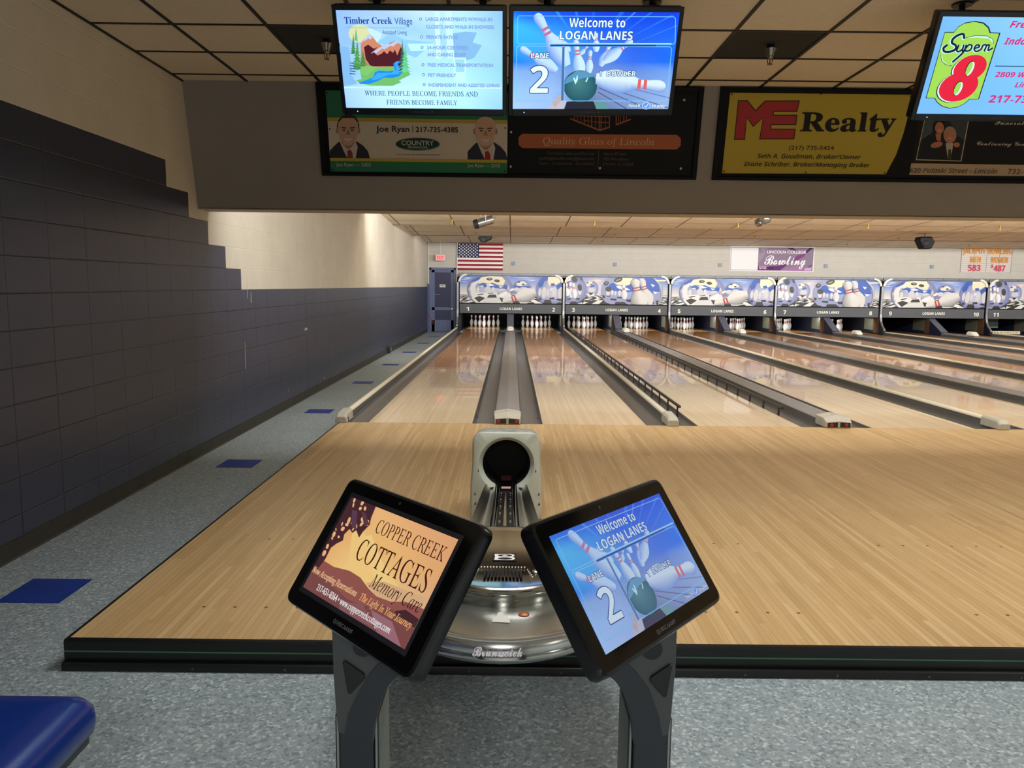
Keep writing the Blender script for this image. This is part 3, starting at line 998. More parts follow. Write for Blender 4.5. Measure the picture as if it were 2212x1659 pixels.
WHT, BLK = (226, 226, 224), (46, 46, 48)
def checker(cv, hy, y0, y1, vx, x0, x1, n, rows):
    """black squares of a chequered floor running back to a horizon"""
    def row(t): return y0 + (y1 - y0) * (1 / (1 + (1 - t) * 4) - .2) / .8
    for r_ in range(rows):
        ya, yb = row(r_ / rows), row((r_ + 1) / rows)
        for i in range(-n, n):
            if (i + r_) % 2: continue
            def px(k, y): return vx + (x1 - x0) / 14 * k * (y - hy) / (y1 - hy)
            P = [(px(i, ya), ya), (px(i + 1, ya), ya), (px(i + 1, yb), yb), (px(i, yb), yb)]
            P = [(min(max(x, x0), x1), y) for x, y in P]
            if P[1][0] - P[0][0] > 1 or P[2][0] - P[3][0] > 1: cv.poly(P, BLK, False)
    cv.k += 1
def art_a(cv):
    cv.grid([[(74, 112, 198), (104, 136, 208), (80, 116, 196)], [(112, 142, 210), (150, 166, 212), (124, 150, 208)], [(190, 192, 204), (205, 205, 212), (186, 186, 210)], [(214, 212, 208), (222, 222, 224), (206, 204, 214)], [(222, 222, 222)] * 3, [(226, 226, 224)] * 3], [0, .25, .45, .60, .66, 1])
    checker(cv, 850, 905, 1065, 1440, 660, 2160, 16, 7)
    for y, a, b in ((672, 690, 900), (690, 720, 860), (705, 680, 800), (735, 690, 790), (668, 1420, 1800), (690, 1500, 1830), (712, 1640, 1800), (650, 1300, 1460)):
        cv.poly([(a, y), ((a + b) / 2, y - 7), (b, y - 2), ((a + b) / 2, y + 5)], (206, 214, 238))
    for y, h, a, b in ((935, 8, 678, 800), (962, 9, 678, 820), (985, 10, 678, 790), (1018, 12, 700, 830), (945, 7, 1380, 1500), (1010, 14, 1760, 1840)):
        cv.poly([(a, y), (b, y - h * .4), (b - 30, y + h * .5), (a, y + h)], BLK)
    cv.disc((1115, 855), 335, (112, 122, 172), (206, 208, 226), (40, 60), 270)
    cv.poly([(800, 800), (850, 720), (940, 660), (1010, 650), (960, 700), (880, 780), (820, 850)], (44, 86, 178))
    cv.poly([(930, 735), (990, 665), (1110, 648), (1290, 655), (1335, 720), (1300, 790), (1200, 770), (1150, 745), (1090, 758), (1010, 745), (960, 770)], (232, 226, 200))
    cv.poly([(940, 775), (1010, 752), (1090, 766), (1150, 752), (1230, 786), (1300, 800), (1340, 770), (1400, 830), (1380, 850), (1200, 830), (1100, 838), (990, 812)], (50, 92, 182))
    for p in ([(1050, 772), (1120, 762), (1190, 790), (1110, 802)], [(1240, 792), (1310, 812), (1260, 828)], [(960, 800), (1010, 790), (1030, 818)]): cv.poly(p, (234, 236, 240))
    cv.poly([(830, 900), (1400, 900), (1430, 960), (1300, 1065), (920, 1065), (850, 990)], WHT)
    for p in ([(885, 985), (960, 955), (1050, 985), (955, 1052)], [(1100, 935), (1195, 930), (1215, 978), (1070, 980)], [(920, 935), (1010, 915), (1030, 925), (950, 945)], [(1245, 975), (1310, 985), (1360, 1000), (1285, 1050)], [(1080, 912), (1160, 905), (1170, 915), (1090, 920)], [(1215, 905), (1290, 900), (1300, 915), (1230, 920)]): cv.poly(p, BLK)
    cv.poly([(1000, 1058), (1040, 985), (1240, 985), (1290, 1058)], (214, 214, 216))
    for p in ([(800, 850), (840, 750), (900, 730), (840, 800), (820, 900), (870, 985), (830, 960)],): cv.poly(p, (176, 176, 178))
    cv.poly([(825, 840), (850, 770), (930, 715), (960, 718), (905, 800), (912, 900), (895, 955), (862, 960), (835, 905)], (222, 222, 224))
    cv.ell((1085, 855), 42, 58, (206, 206, 208)); cv.ell((1085, 780), 14, 20, (214, 214, 216)); cv.ell((940, 865), 24, 46, (214, 214, 216)); cv.ell((1160, 850), 24, 34, (216, 216, 220)); cv.ell((1290, 860), 50, 24, (206, 206, 214)); cv.ell((1380, 850), 18, 60, (196, 198, 212))
    cv.ell((1108, 693), 44, 22, (58, 58, 56)); cv.ell((1112, 688), 22, 9, (150, 150, 150)); cv.ell((1218, 720), 40, 22, (58, 58, 54), 8)
    cv.disc((1570, 830), 140, (116, 126, 178), (200, 204, 226), (20, 40), 120)
    cv.poly([(1480, 790), (1520, 740), (1590, 722), (1650, 760), (1600, 790), (1540, 800)], (232, 226, 204))
    cv.poly([(1445, 820), (1480, 760), (1500, 790), (1560, 800), (1600, 790), (1690, 800), (1680, 830), (1500, 830)], (54, 94, 182))
    cv.ell((1530, 736), 20, 11, (58, 58, 58)); cv.ell((1592, 772), 20, 12, (58, 58, 58)); cv.ell((1500, 850), 46, 30, (206, 206, 216)); cv.ell((1600, 830), 50, 18, (196, 200, 216))
    cv.disc((2010, 870), 240, (110, 120, 178), (204, 206, 224), (30, 60), 250)
    cv.poly([(1800, 770), (1860, 660), (1950, 650), (1960, 700), (1900, 720), (1870, 800), (1820, 820)], (44, 86, 180))
    cv.poly([(1950, 655), (2150, 655), (2150, 720), (2070, 770), (1960, 790), (1945, 740)], (232, 226, 196))
    cv.poly([(1985, 760), (2040, 750), (2050, 790), (2000, 800)], (46, 88, 180)); cv.poly([(2060, 790), (2150, 730), (2150, 800), (2080, 850)], (46, 88, 180)); cv.poly([(1970, 830), (2060, 820), (2050, 870), (1980, 870)], (214, 220, 238))
    for p in ([(1900, 1005), (1985, 1003), (2000, 1065), (1875, 1065)], [(1960, 975), (2030, 968), (2040, 1000), (1975, 1000)], [(2050, 995), (2120, 985), (2150, 1020), (2100, 1022)], [(1810, 985), (1850, 975), (1850, 1010), (1820, 1015)], [(2060, 1065), (2110, 1038), (2150, 1060), (2150, 1066)]): cv.poly(p, BLK)
    for c, rx, ry in (((1890, 900), 34, 88), ((1945, 900), 18, 60), ((2035, 880), 30, 70), ((2125, 900), 34, 90), ((1830, 890), 22, 60)): cv.ell(c, rx, ry, (208, 208, 212), 6)
    cv.pin((1225, 950), (1455, 838), 1.0)
    cv.poly([(1540, 1062), (1700, 1040), (1760, 1010), (1790, 1030), (1600, 1066)], (250, 250, 250))
    cv.pin((1775, 890), (1300, 1045), 1.35, (132, 132, 136), (218, 218, 216), (190, 50, 54))
def art_b(cv):
    cv.grid([[(112, 134, 200), (176, 174, 204), (84, 122, 204), (76, 118, 202)], [(150, 168, 214), (200, 200, 220), (130, 158, 218), (150, 170, 214)], [(196, 200, 220), (206, 206, 220), (190, 196, 216), (204, 204, 206)], [(206, 206, 210)] * 4, [(222, 222, 220)] * 4, [(226, 226, 224)] * 4], [0, .3, .5, .62, .70, 1])
    checker(cv, 560, 640, 815, 1000, 140, 1980, 16, 7)
    cv.disc((270, 540), 250, (112, 122, 180), (196, 200, 222), (30, 50), 270)
    cv.poly([(150, 420), (190, 360), (260, 400), (280, 460), (210, 480), (150, 490)], (46, 90, 184)); cv.poly([(150, 310), (240, 305), (230, 370), (160, 400)], (232, 228, 206))
    cv.poly([(550, 370), (700, 345), (800, 360), (720, 390), (760, 405), (650, 410)], (226, 206, 196))
    cv.disc((610, 520), 118, (120, 128, 180), (206, 208, 224), (0, 30), 150)
    cv.poly([(510, 440), (560, 380), (620, 385), (610, 450), (560, 470), (520, 480)], (232, 226, 204)); cv.poly([(580, 470), (640, 440), (670, 480), (590, 500)], (60, 96, 186)); cv.ell((536, 410), 22, 11, (70, 70, 70)); cv.ell((596, 440), 16, 12, (80, 80, 84)); cv.ell((610, 545), 62, 40, (206, 206, 210))
    cv.disc((1330, 560), 560, (150, 154, 192), (150, 172, 222), (0, -80), 400)
    cv.poly([(940, 560), (900, 480), (940, 420), (1000, 400), (1060, 470), (1120, 480), (1220, 470), (1300, 400), (1340, 330), (1450, 305), (1700, 305), (1800, 420), (1830, 560), (1700, 600), (1500, 560), (1200, 580), (1050, 560)], (48, 92, 186))
    cv.poly([(1000, 380), (1120, 310), (1330, 308), (1330, 380), (1280, 440), (1180, 455), (1080, 440), (1020, 410)], (234, 228, 196))
    for p in ([(1040, 470), (1110, 460), (1240, 500), (1300, 540), (1180, 545), (1080, 510)], [(1660, 420), (1740, 440), (1700, 480)], [(1700, 560), (1810, 575), (1740, 610)], [(1440, 320), (1560, 315), (1480, 340)]): cv.poly(p, (238, 232, 230))
    for p in ([(220, 810), (250, 765), (340, 765), (360, 810)], [(170, 715), (240, 705), (250, 725), (190, 735)], [(330, 705), (410, 695), (390, 730), (340, 730)], [(500, 740), (560, 735), (640, 752), (560, 775), (490, 772)], [(510, 690), (690, 685), (700, 700), (520, 705)], [(780, 815), (830, 770), (900, 790), (960, 815)], [(1040, 765), (1190, 765), (1260, 815), (1020, 815)], [(940, 700), (1060, 708), (1050, 745), (950, 730)], [(1215, 720), (1330, 715), (1370, 760), (1250, 765)], [(1060, 670), (1160, 680), (1150, 700), (1070, 695)], [(1670, 790), (1720, 760), (1730, 790)], [(1760, 740), (1810, 730), (1800, 790), (1770, 790)], [(550, 600), (640, 600), (590, 645)], [(440, 770), (470, 720), (480, 760), (450, 810)], [(800, 640), (850, 650), (840, 700), (810, 690)], [(890, 645), (940, 650), (930, 670), (880, 665)]): cv.poly(p, BLK)
    cv.poly([(520, 620), (560, 600), (590, 650), (640, 605), (670, 625), (650, 660), (540, 660)], WHT); cv.poly([(545, 598), (645, 598), (592, 645)], BLK)
    for y, h, a, b in ((640, 6, 1870, 1975), (670, 8, 1870, 1975), (695, 9, 1870, 1975), (735, 10, 1850, 1975), (770, 16, 1850, 1960)): cv.poly([(a, y), (b, y - h * .4), (b, y + h * .6), (a, y + h)], BLK)
    for c, rx, ry in (((400, 580), 30, 60), ((900, 590), 36, 60), ((975, 590), 24, 50), ((1030, 600), 18, 44), ((1110, 600), 26, 56)): cv.ell(c, rx, ry, (214, 214, 218))
    cv.pin((245, 690), (225, 400), 1.3); cv.pin((310, 700), (275, 420), 1.2); cv.pin((90, 700), (60, 420), 2.0); cv.pin((175, 660), (150, 420), 1.5)
    cv.ell((307, 352), 46, 54, (62, 64, 60), -30); cv.ell((425, 335), 14, 38, (62, 64, 60), -30); cv.ell((398, 500), 36, 66, (62, 64, 60), -8)
    cv.ell((866, 415), 48, 38, (62, 62, 60), -35); cv.ell((868, 408), 30, 8, (160, 160, 160), -30); cv.ell((1078, 346), 78, 44, (62, 62, 60), -20); cv.ell((1078, 348), 50, 10, (170, 170, 168), -22); cv.ell((905, 525), 50, 50, (66, 66, 64))
    cv.pin((1195, 715), (1170, 420), 1.25, (176, 178, 190), (226, 226, 230), (120, 90, 130))
    cv.pin((1640, 830), (1490, 330), 1.45, (140, 140, 146), (212, 212, 212), (170, 80, 92)); cv.pin((1500, 900), (1365, 330), 1.65, (134, 134, 138), (216, 216, 214), (170, 80, 92))
    cv.poly([(1700, 305), (1730, 305), (1850, 440), (1885, 590), (1850, 740), (1815, 812), (1800, 810), (1840, 720), (1855, 590), (1820, 450)], (176, 178, 188))
    cv.poly([(1740, 345), (1975, 338), (1975, 362), (1780, 372)], (232, 222, 196))
QA = [(678, 645), (2150, 655), (2140, 1065), (678, 1058)]
QB = [(150, 305), (1975, 305), (1968, 815), (150, 810)]
def masking_unit(k):
    c = X0 + k * PP
    a, b = c - PP / 2 + .062, c + PP / 2 - .062
    nm = 2 * k + 1
    e = empty('masking_unit', (c, YM, .5))
    tag(e, 'masking unit with a bowling ball mural over lanes %s and %s' % (WORD[nm], WORD[nm + 1]), 'masking unit', 'masking units above the pins')
    MB().box(a, b, YM + .02, YM + .28, .535, 1.64).build('housing', M['pit'], e)
    MB().box(a, b, YM - .01, YM + .019, .515, .808).build('name_band', M['band'], e, bevel=.004)
    wd = (b - a) * 1000
    for n_, x in ((nm, a + .255), (nm + 1, b - .250)):
        half = 42 if n_ < 10 else 82
        cv = Canvas(2 * half + 10, 160, eps=.0003)
        cv.text(str(n_), (5, 140), (2 * half + 5, 140), 118, (246, 246, 238), 'sansb', .012)
        cv.build('lane_number', PRINT, e, plane_at(x - c, -.0105, .648 - .5))
    cv = Canvas(760, 120, eps=.0003)
    cv.text('LOGAN LANES', (20, 100), (725, 100), 80, (246, 246, 238), 'sansb', .004)
    cv.build('name_lettering', PRINT, e, plane_at(.02, -.0105, .6615 - .5))
    g = Canvas(wd, 842, QA if k % 2 == 0 else QB, eps=.0004)
    (art_a if k % 2 == 0 else art_b)(g)
    g.build('mural_panel', PRINT_GLOSS, e, plane_at(0, .018, 1.261 - .5))
    MB().box(a - .03, b + .03, YM - .02, YM + .05, 1.695, 1.775).build('top_rail', M['rail_grey'], e, bevel=.01)
    for i in range(6):
        x = a + .35 + i * .5
        MB().box(x - .012, x + .012, YM - .026, YM - .0205, 1.72, 1.745).build('clip', M['dark_grey'], e)
    for s_ in (-1, 1):
        xe = a - .045 if s_ < 0 else b + .045
        n = 10
        pts = []
        for i in range(n + 1):
            t = math.pi / 2 * i / n
            pts.append((xe - s_ * (.27 - .27 * math.cos(t)), 1.50 + .255 * math.sin(t)))
        inn = []
        for i in range(n + 1):
            t = math.pi / 2 * i / n
            inn.append((xe - s_ * (.07 + .20 - .20 * math.cos(t)), 1.50 + .195 * math.sin(t)))
        MB().prism(pts + inn[::-1], 'y', YM - .05, YM - .015).build('corner_bracket', M['arc_white'], e, bevel=.008)
for k in range(NPAIR):
    masking_unit(k)
# sweep bar left down in front of the empty deck of lane 11
x = lane_x(11)
e = empty('pin_sweep', (x, 25.0, .02))
tag(e, 'pale lettered sweep board lowered across the empty deck of lane eleven', 'sweep board')
MB().box(x - .50, x + .50, 25.0, 25.03, .02, .115).build('board', mat('sweep_board', (226, 214, 176), .5), e)
cv = Canvas(1000, 95, eps=.0003)
cv.text('B R U N S W I C K', (60, 70), (920, 70), 42, (112, 98, 60))
cv.build('lettering', PRINT, e, plane_at(0, -.0005, .0475))
MB().box(x - .05, x + .52, 26.2, 26.22, .16, .46).build('deck_plate', mat('deck_plate', (134, 150, 152), .5), e)
for s_ in (-1, 1):
    MB().box(x + s_ * .47 - .015, x + s_ * .47 + .015, 25.03, 26.3, .05, .09).build('sweep_arm', M['dark_grey'], e)
# ------------------------------------------------------------------ things on the back wall
YQ = YB - .012
fw, fh = 1448, 841
cv = Canvas(fw, fh, eps=.0003)
cv.full((232, 230, 228))
def strip(x0, x1, y0, y1, c, n):
    for k in range(n):
        cv.rect(x0 + (x1 - x0) * k / n, y0, x0 + (x1 - x0) * (k + 1) / n, y1, c) if False else cv.poly([(x0 + (x1 - x0) * k / n, y0), (x0 + (x1 - x0) * (k + 1) / n, y0), (x0 + (x1 - x0) * (k + 1) / n, y1), (x0 + (x1 - x0) * k / n, y1)], c, k == n - 1)
cv.v, cv.f, cv.c, cv.k = [], [], [], 0
for i in range(13):
    strip(0, fw, fh * i / 13, fh * (i + 1) / 13, (148, 26, 46) if i % 2 == 0 else (232, 230, 228), 24)
    cv.k = 0
cv.k = 6
for i in range(7):
    strip(0, fw * .47, fh * i / 13, fh * (i + 1) / 13, (22, 26, 70), 12)
    cv.k = 6
cv.k = 14
def star(c, r, col):
    p = []
    for i in range(10):
        a = -math.pi / 2 + math.pi * i / 5
        q = r if i % 2 == 0 else r * .45
        p.append((c[0] + q * math.cos(a), c[1] + q * math.sin(a)))
    cv.poly(p, col, False)
for r_ in range(9):
    for q in range(6 if r_ % 2 == 0 else 5):
        star((fw * .47 / 12 * (1 + 2 * q + (r_ % 2)), fh * 7 / 13 / 10 * (r_ + 1)), 31, (244, 244, 246))
for i, q in enumerate(cv.v):     # the cloth hangs in shallow folds and leans a little
    x, y, z = q
    cv.v[i] = (x + z * .012 * (1 if x < 0 else .2), y - .012 - .010 * math.sin(x * 7 + z * 3) - .006 * math.sin(z * 9), z)
fe = empty('flag', (-1.015, YQ - .02, 1.873))
tag(fe, 'striped national flag with white stars hanging flat on the back wall', 'flag')
cv.build('cloth', PRINT, fe, plane_at(0, 0, .4205))
MB().tube([(-1.765, YQ - .03, 1.51), (-1.752, YQ - .03, 2.10), (-1.742, YQ - .03, 2.735)], .018, 10).build('flag_pole', M['white'], fe, smooth=50)
# exit sign on a stem
e = empty('exit_sign', (-2.27, 24.88, 2.15))
tag(e, 'lit red exit sign hanging on a thin stem above the navy door', 'exit sign')
MB().box(-2.425, -2.115, 24.85, 24.91, 2.15, 2.345).build('housing', M['white'], e, bevel=.015, seg=3)
MB().box(-2.39, -2.15, 24.8485, 24.85, 2.168, 2.327).build('lit_face', mat('exit_face', (240, 120, 130), .4, emit=(255, 118, 126), es=.8), e)
cv = Canvas(230, 150, eps=.0003)
cv.text('EXIT', (12, 118), (218, 118), 88, (222, 44, 58), 'sansb')
cv.build('exit_lettering', attr_mat('exit_letters', 1.0, .4), e, plane_at(0, -.0325, .0975))
MB().lathe([(.009, 0), (.009, .40)], (-2.27, 24.88, 2.345), 10).build('stem', M['white'], e)
MB().lathe([(.05, .0), (.05, .015)], (-2.27, 24.88, 2.738), 14).build('canopy', M['white'], e)
# college banner
wb, hb = 2690, 830
cv = Canvas(wb, hb, [(110, 80), (2115, 85), (2095, 765), (90, 770)], eps=.0004)
cv.full((228, 228, 228))
cv.poly([(128, 145), (2095, 145), (2070, 748), (108, 745)], (118, 108, 134))
cv.poly([(138, 156), (785, 156), (770, 735), (118, 735)], (226, 228, 232))
cv.poly([(785, 150), (2085, 150), (2066, 745), (772, 740)], (134, 116, 142))
for p, c in (([(1450, 150), (1600, 150), (1700, 230), (1560, 200)], (64, 44, 74)), ([(1980, 155), (2070, 150), (1960, 250), (1880, 330), (1840, 320)], (58, 36, 66)), ([(1690, 350), (1860, 300), (1880, 360), (1700, 480), (1600, 520)], (126, 58, 118)), ([(772, 740), (780, 640), (1000, 640), (1300, 610), (1500, 560), (1420, 640), (1300, 740)], (100, 40, 108)), ([(1300, 740), (1400, 700), (1700, 620), (2070, 640), (2066, 745)], (158, 110, 160)), ([(1960, 640), (2060, 575), (2050, 600), (1980, 650)], (60, 40, 70)), ([(820, 160), (1000, 160), (900, 260)], (150, 138, 158)), ([(1010, 660), (1120, 640), (1180, 700), (1040, 735)], (74, 36, 78)), ([(785, 300), (960, 250), (900, 420), (780, 560)], (146, 134, 154))):
    cv.poly(p, c)
cv.text('LINCOLN COLLEGE', (990, 297), (1905, 297), 92, (244, 242, 246), 'plain', .022)
cv.text('Bowling', (925, 590), (1900, 590), 300, (246, 244, 248), 'script', .006, cap=.66)
cv.poly([(800, 645), (975, 640), (970, 700), (950, 715), (885, 695), (830, 715), (808, 710)], (206, 170, 206)); cv.poly([(815, 660), (955, 655), (955, 672), (815, 678)], (150, 84, 150))
cv.poly([(1885, 680), (2045, 665), (2035, 730), (1880, 732)], (196, 176, 200))
be = cv.build('college_banner', PRINT, None, plane_at(8.30, YQ, 2.352))
tag(be, 'white and purple college bowling banner on the back wall above lanes six and seven', 'banner')
# jackpot letter board
cv = Canvas(1620, 858, [(235, 170), (1985, 185), (1910, 1215), (155, 1205)], eps=.0004)
cv.full((206, 202, 196))
for i in range(0, 13):
    y = 40 + i * 66;
    a = cv.H; cv.H = None
    cv.rect(0, y, 1620, y + 7, (150, 144, 138)); cv.H = a
for i in range(0, 5):
    a = cv.H; cv.H = None
    x = 0 if i == 0 else (1608 if i == 4 else 1620 * i / 4); cv.rect(x, 0, x + 10, 858, (136, 132, 128)); cv.H = a
OR, PK = (222, 142, 30), (206, 52, 92)
for t, a, b, y, c in (('JACKPOT', 245, 1030, 492, OR), ('BOWLING', 1130, 1930, 508, OR), ('MEN', 495, 865, 820, OR), ('WOMEN', 1195, 1800, 830, OR), ('583', 420, 845, 1140, PK), ('487', 1315, 1700, 1150, PK)):
    cv.text(t, (a, y), (b, y), 185, c, 'sansb', .008)
cv.text('$', (1210, 1010), (1290, 1010), 100, PK, 'sansb', .008)
je = cv.build('letter_board', PRINT, None, plane_at(15.15, YQ, 2.40))
tag(je, 'wall letter board with orange JACKPOT BOWLING lettering and pink scores', 'letter board')
# small blue sensor boxes, one above each masking unit
for i, (x, z) in enumerate(((.05, 2.095), (3.29, 2.102), (6.65, 2.12), (10.03, 2.13), (13.42, 2.14))):
    m = MB().box(x - .055, x + .055, YB - .035, YB - .001, z - .055, z + .055)
    o = m.build('sensor_box', [M['outlet'], M['white']], bevel=.006)
    tag(o, 'small blue grey wall box above lanes %s and %s' % (WORD[2 * i + 1], WORD[2 * i + 2]), 'wall box', 'small boxes on the back wall')
# conduits in the corner, red cord, outlet
m = MB().tube([(XW + .05, YB - .03, 2.76), (XW + .05, YB - .03, ZS + .01)], .017, 8)
m.tube([(XW + .05, YB - .03, ZS), (XW + .05, YB - .03, ZF + .1)], .017, 8, 1)
tag(m.build('conduit', [M['white'], M['navy']]), 'thin vertical conduit in the far left corner, white above and navy below', 'conduit')
tag(MB().tube([(XW + .06, YB - .05, .48), (XW + .10, YB - .06, .40), (XW + .19, YB - .07, .26), (XW + .20, YB - .07, .14), (XW + .12, YB - .06, .08), (XW + .05, YB - .05, .085)], .008, 6).build('cord', M['cord'], smooth=60), 'short red cord looping on the wall beside the navy door', 'cord')
e = empty('outlet_box', (XW + .03, 17.1, ZF + .03))
tag(e, 'dark metal outlet box low on the block wall', 'outlet')
MB().box(XW + .024, XW + .07, 17.0, 17.18, ZF + .02, ZF + .16).build('box', M['dark_grey'], e, bevel=.006)
MB().box(XW + .07, XW + .074, 17.04, 17.14, ZF + .05, ZF + .13).build('face_plate', M['nickel'], e)

# ------------------------------------------------------------------ fixtures under the ceiling over the lanes
def ceil_z(y):
    for k in range(len(ys) - 1):
        if ys[k] <= y < ys[k + 1]:
            hi = ZHI if k < len(ys) - 2 else 2.90
            return hi + (ZLO - hi) * (y - ys[k]) / (ys[k + 1] - ys[k])
    return ZLO
ax = Vector((.245, .02, .075)).normalized()
e = empty('spotlight', (-.49, 13, 2.42))
tag(e, 'silver cylinder spotlight on a yoke under the ceiling, above the flag', 'spotlight')
c = Vector((-.47, 13, 2.43))
MB().tube([c - ax * .10, c + ax * .16], .072, 18).build('body', M['silver'], e, smooth=40)
MB().tube([c - ax * .175, c - ax * .165, c - ax * .10], [.060, .075, .080], 18).build('front_ring', M['dark_grey'], e, smooth=40)
MB().tube([c + ax * .03 + Vector((0, -.085, 0)), c + ax * .03 + Vector((0, -.085, .17)), Vector((-.46, 12.99, ceil_z(13) - .01))], .010, 8).build('yoke', M['silver'], e)
MB().tube([c + ax * .03 + Vector((-.09, .085, 0)), c + ax * .03 + Vector((-.09, .085, .17)), Vector((-.49, 13.01, ceil_z(13) - .01))], .010, 8).build('yoke', M['silver'], e)
MB().tube([c + ax * .16, c + ax * .24 + Vector((0, 0, .06)), Vector((-.20, 13.05, ceil_z(13.05)))], .005, 6).build('cord', M['dark_grey'], e)
MB().tube([c - ax * .09 - Vector((0, .030, .062)), c + ax * .15 - Vector((0, .030, .062))], .010, 8).build('cooling_slot', M['black_trim'], e)
e = empty('lane_light', (4.15, 13, 2.45))
tag(e, 'silver round can light under the ceiling, above lanes five and six', 'can light')
c = Vector((4.16, 13, 2.53))
dv = Vector((.55, -.6, .35)).normalized()
MB().tube([c - dv * .10, c - dv * .04, c + dv * .05, c + dv * .085], [.055, .082, .082, .04], 18).build('body', M['silver'], e, smooth=50)
MB().tube([c - dv * .14 + Vector((-.02, 0, -.01)), c - dv * .085 + Vector((-.02, 0, -.01))], [.070, .075], 18).build('lamp_ring', M['chrome'], e, smooth=40)
MB().tube([c + Vector((0, .02, .07)), Vector((4.16, 13.02, ceil_z(13) - .01))], .013, 8).build('stem', M['nickel'], e)
MB().lathe([(.012, 0), (.010, -.006)], tuple(c + dv * .088), 10, 0, 'y').build('knob', M['black_trim'], e)
def speaker(name, label, pts, y0, y1, top):
    x = sum(p[0] for p in pts) / len(pts)
    e = empty(name, (x, (y0 + y1) / 2, min(p[1] for p in pts)))
    tag(e, label, 'speaker', 'black speakers under the ceiling')
    MB().prism(pts, 'y', y0, y1).build('cabinet', M['speaker'], e, bevel=.025, seg=2)
    m = MB().lathe([(.075, 0), (.070, -.006), (.02, .01)], (x - .02, y0 - .001, sum(p[1] for p in pts) / len(pts) - .03), 16, 0, 'y')
    m.build('driver', M['driver'], e)
    MB().tube([(x, (y0 + y1) / 2, max(p[1] for p in pts) - .02), (x, (y0 + y1) / 2, top - .006)], .015, 8).build('bracket', M['black_plastic'], e)
    return e
e = speaker('speaker', 'black wedge speaker under the ceiling just above the flag', [(-.975, 2.715), (-.93, 2.665), (-.875, 2.617), (-.77, 2.617), (-.60, 2.695), (-.575, 2.765), (-.585, 2.80), (-.87, 2.80), (-.955, 2.765)], 22.35, 22.65, ceil_z(22.5))
MB().tube([(-.58, 22.5, 2.77), (-.50, 22.5, 2.73), (-.44, 22.5, 2.72), (-.40, 22.5, 2.76), (-.40, 22.5, ceil_z(22.5))], .006, 6).build('cord', M['brown'], e)
speaker('speaker', 'black faceted speaker under the ceiling, above lanes seven and eight', [(10.29, 2.735), (10.27, 2.64), (10.385, 2.435), (10.585, 2.435), (10.66, 2.60), (10.575, 2.74)], 19.85, 20.15, ceil_z(20))
def small_sprinkler(x, y, row):
    z = ceil_z(y)
    m = MB().lathe([(.028, 0), (.022, -.015), (.017, -.045), (.014, -.055)], (x, y, z), 12)
    m.lathe([(.004, -.055), (.004, -.085), (.020, -.087), (.020, -.090)], (x, y, z), 10)
    o = m.build('sprinkler', M['brass'], smooth=40)
    tag(o, 'brass sprinkler in the lane ceiling, %s' % row, 'sprinkler', 'brass sprinklers over the lanes')
ORD = ['first', 'second', 'third', 'fourth', 'fifth']
for i, x in enumerate((-1.30, 1.77, 4.86, 7.66, 10.5)): small_sprinkler(x, 17.0, '%s from the left in the nearest row' % ORD[i])
for i, x in enumerate((-.97, 2.72, 6.44, 10.25)): small_sprinkler(x, 20.9, '%s from the left in the middle row' % ORD[i])
for i, x in enumerate((2.75, 6.44, 10.25, 14.0)): small_sprinkler(x, 24.1, '%s from the left in the farthest row' % ORD[i])

# ------------------------------------------------------------------ sprinklers in the dark panels over the seats
def sprinkler(x, label):
    e = empty('sprinkler', (x, 5.50, ZC - .13))
    tag(e, label, 'sprinkler', 'ceiling sprinklers over the approach')
    z = ZC
    MB().lathe([(.024, -.002), (.024, -.03)], (x, 5.5, z), 14).build('pipe', M['black_trim'], e)
    MB().lathe([(.038, -.026), (.036, -.034), (.026, -.060), (.022, -.075)], (x, 5.5, z), 18).build('escutcheon', M['nickel'], e, smooth=40)
    MB().lathe([(.016, -.072), (.020, -.080), (.016, -.092)], (x, 5.5, z), 14).build('body', M['nickel'], e, smooth=40)
    for s_ in (-1, 1):
        MB().tube([(x + s_ * .012, 5.5, z - .090), (x + s_ * .019, 5.5, z - .105), (x + s_ * .012, 5.5, z - .122), (x, 5.5, z - .127)], .0035, 6).build('frame_arm', M['nickel'], e)
    MB().lathe([(.004, -.090), (.004, -.124)], (x, 5.5, z), 8).build('bulb', M['red'], e)
    MB().lathe([(.018, -.127), (.018, -.130)], (x, 5.5, z), 14).build('deflector', M['nickel'], e)
sprinkler(-1.27, 'nickel ceiling sprinkler in the dark panel left of the overhead screens')
sprinkler(1.735, 'nickel ceiling sprinkler in the dark panel right of the overhead screens')

# ------------------------------------------------------------------ advertising frames on the bulkhead
UP = Vector((0, YBT - YBB, ZC - ZBB)).normalized()
NIN = UP.cross(Vector((1, 0, 0)))
def on_bulk(x, z, out=0.0):
    y = YBT + (ZC - z) * (YBB - YBT) / (ZC - ZBB)
    o = Vector((x, y, z)) - NIN * out
    return Matrix(((1, NIN.x, UP.x, o.x), (0, NIN.y, UP.y, o.y), (0, NIN.z, UP.z, o.z), (0, 0, 0, 1)))
SL = 1 / UP.z
def board_frame(x0, x1, label, split):
    z0, z1 = 2.31, 3.03
    e = empty('banner_frame', m=on_bulk((x0 + x1) / 2, z0))
    tag(e, label, 'banner frame', 'black frames on the bulkhead')
    hw, hh = (x1 - x0) / 2, (z1 - z0) * SL
    MB().box(-hw, hw, -.008, -.0005, 0, hh).build('backing', M['frame_black'], e, 'local')
    for a, b, c, d in ((-hw, -hw + .041, 0, hh), (hw - .041, hw, 0, hh), (-hw + .041, hw - .041, 0, .030), (-hw + .041, hw - .041, hh - .030, hh)):
        MB().box(a, b, -.026, -.008, c, d).build('rail', M['frame_black'], e, 'local', bevel=.004)
    return e
board_frame(-1.62, 1.555, 'long black frame behind the two left overhead screens', -.05)
board_frame(1.69, 4.90, 'long black frame right of the two left overhead screens', 3.3)
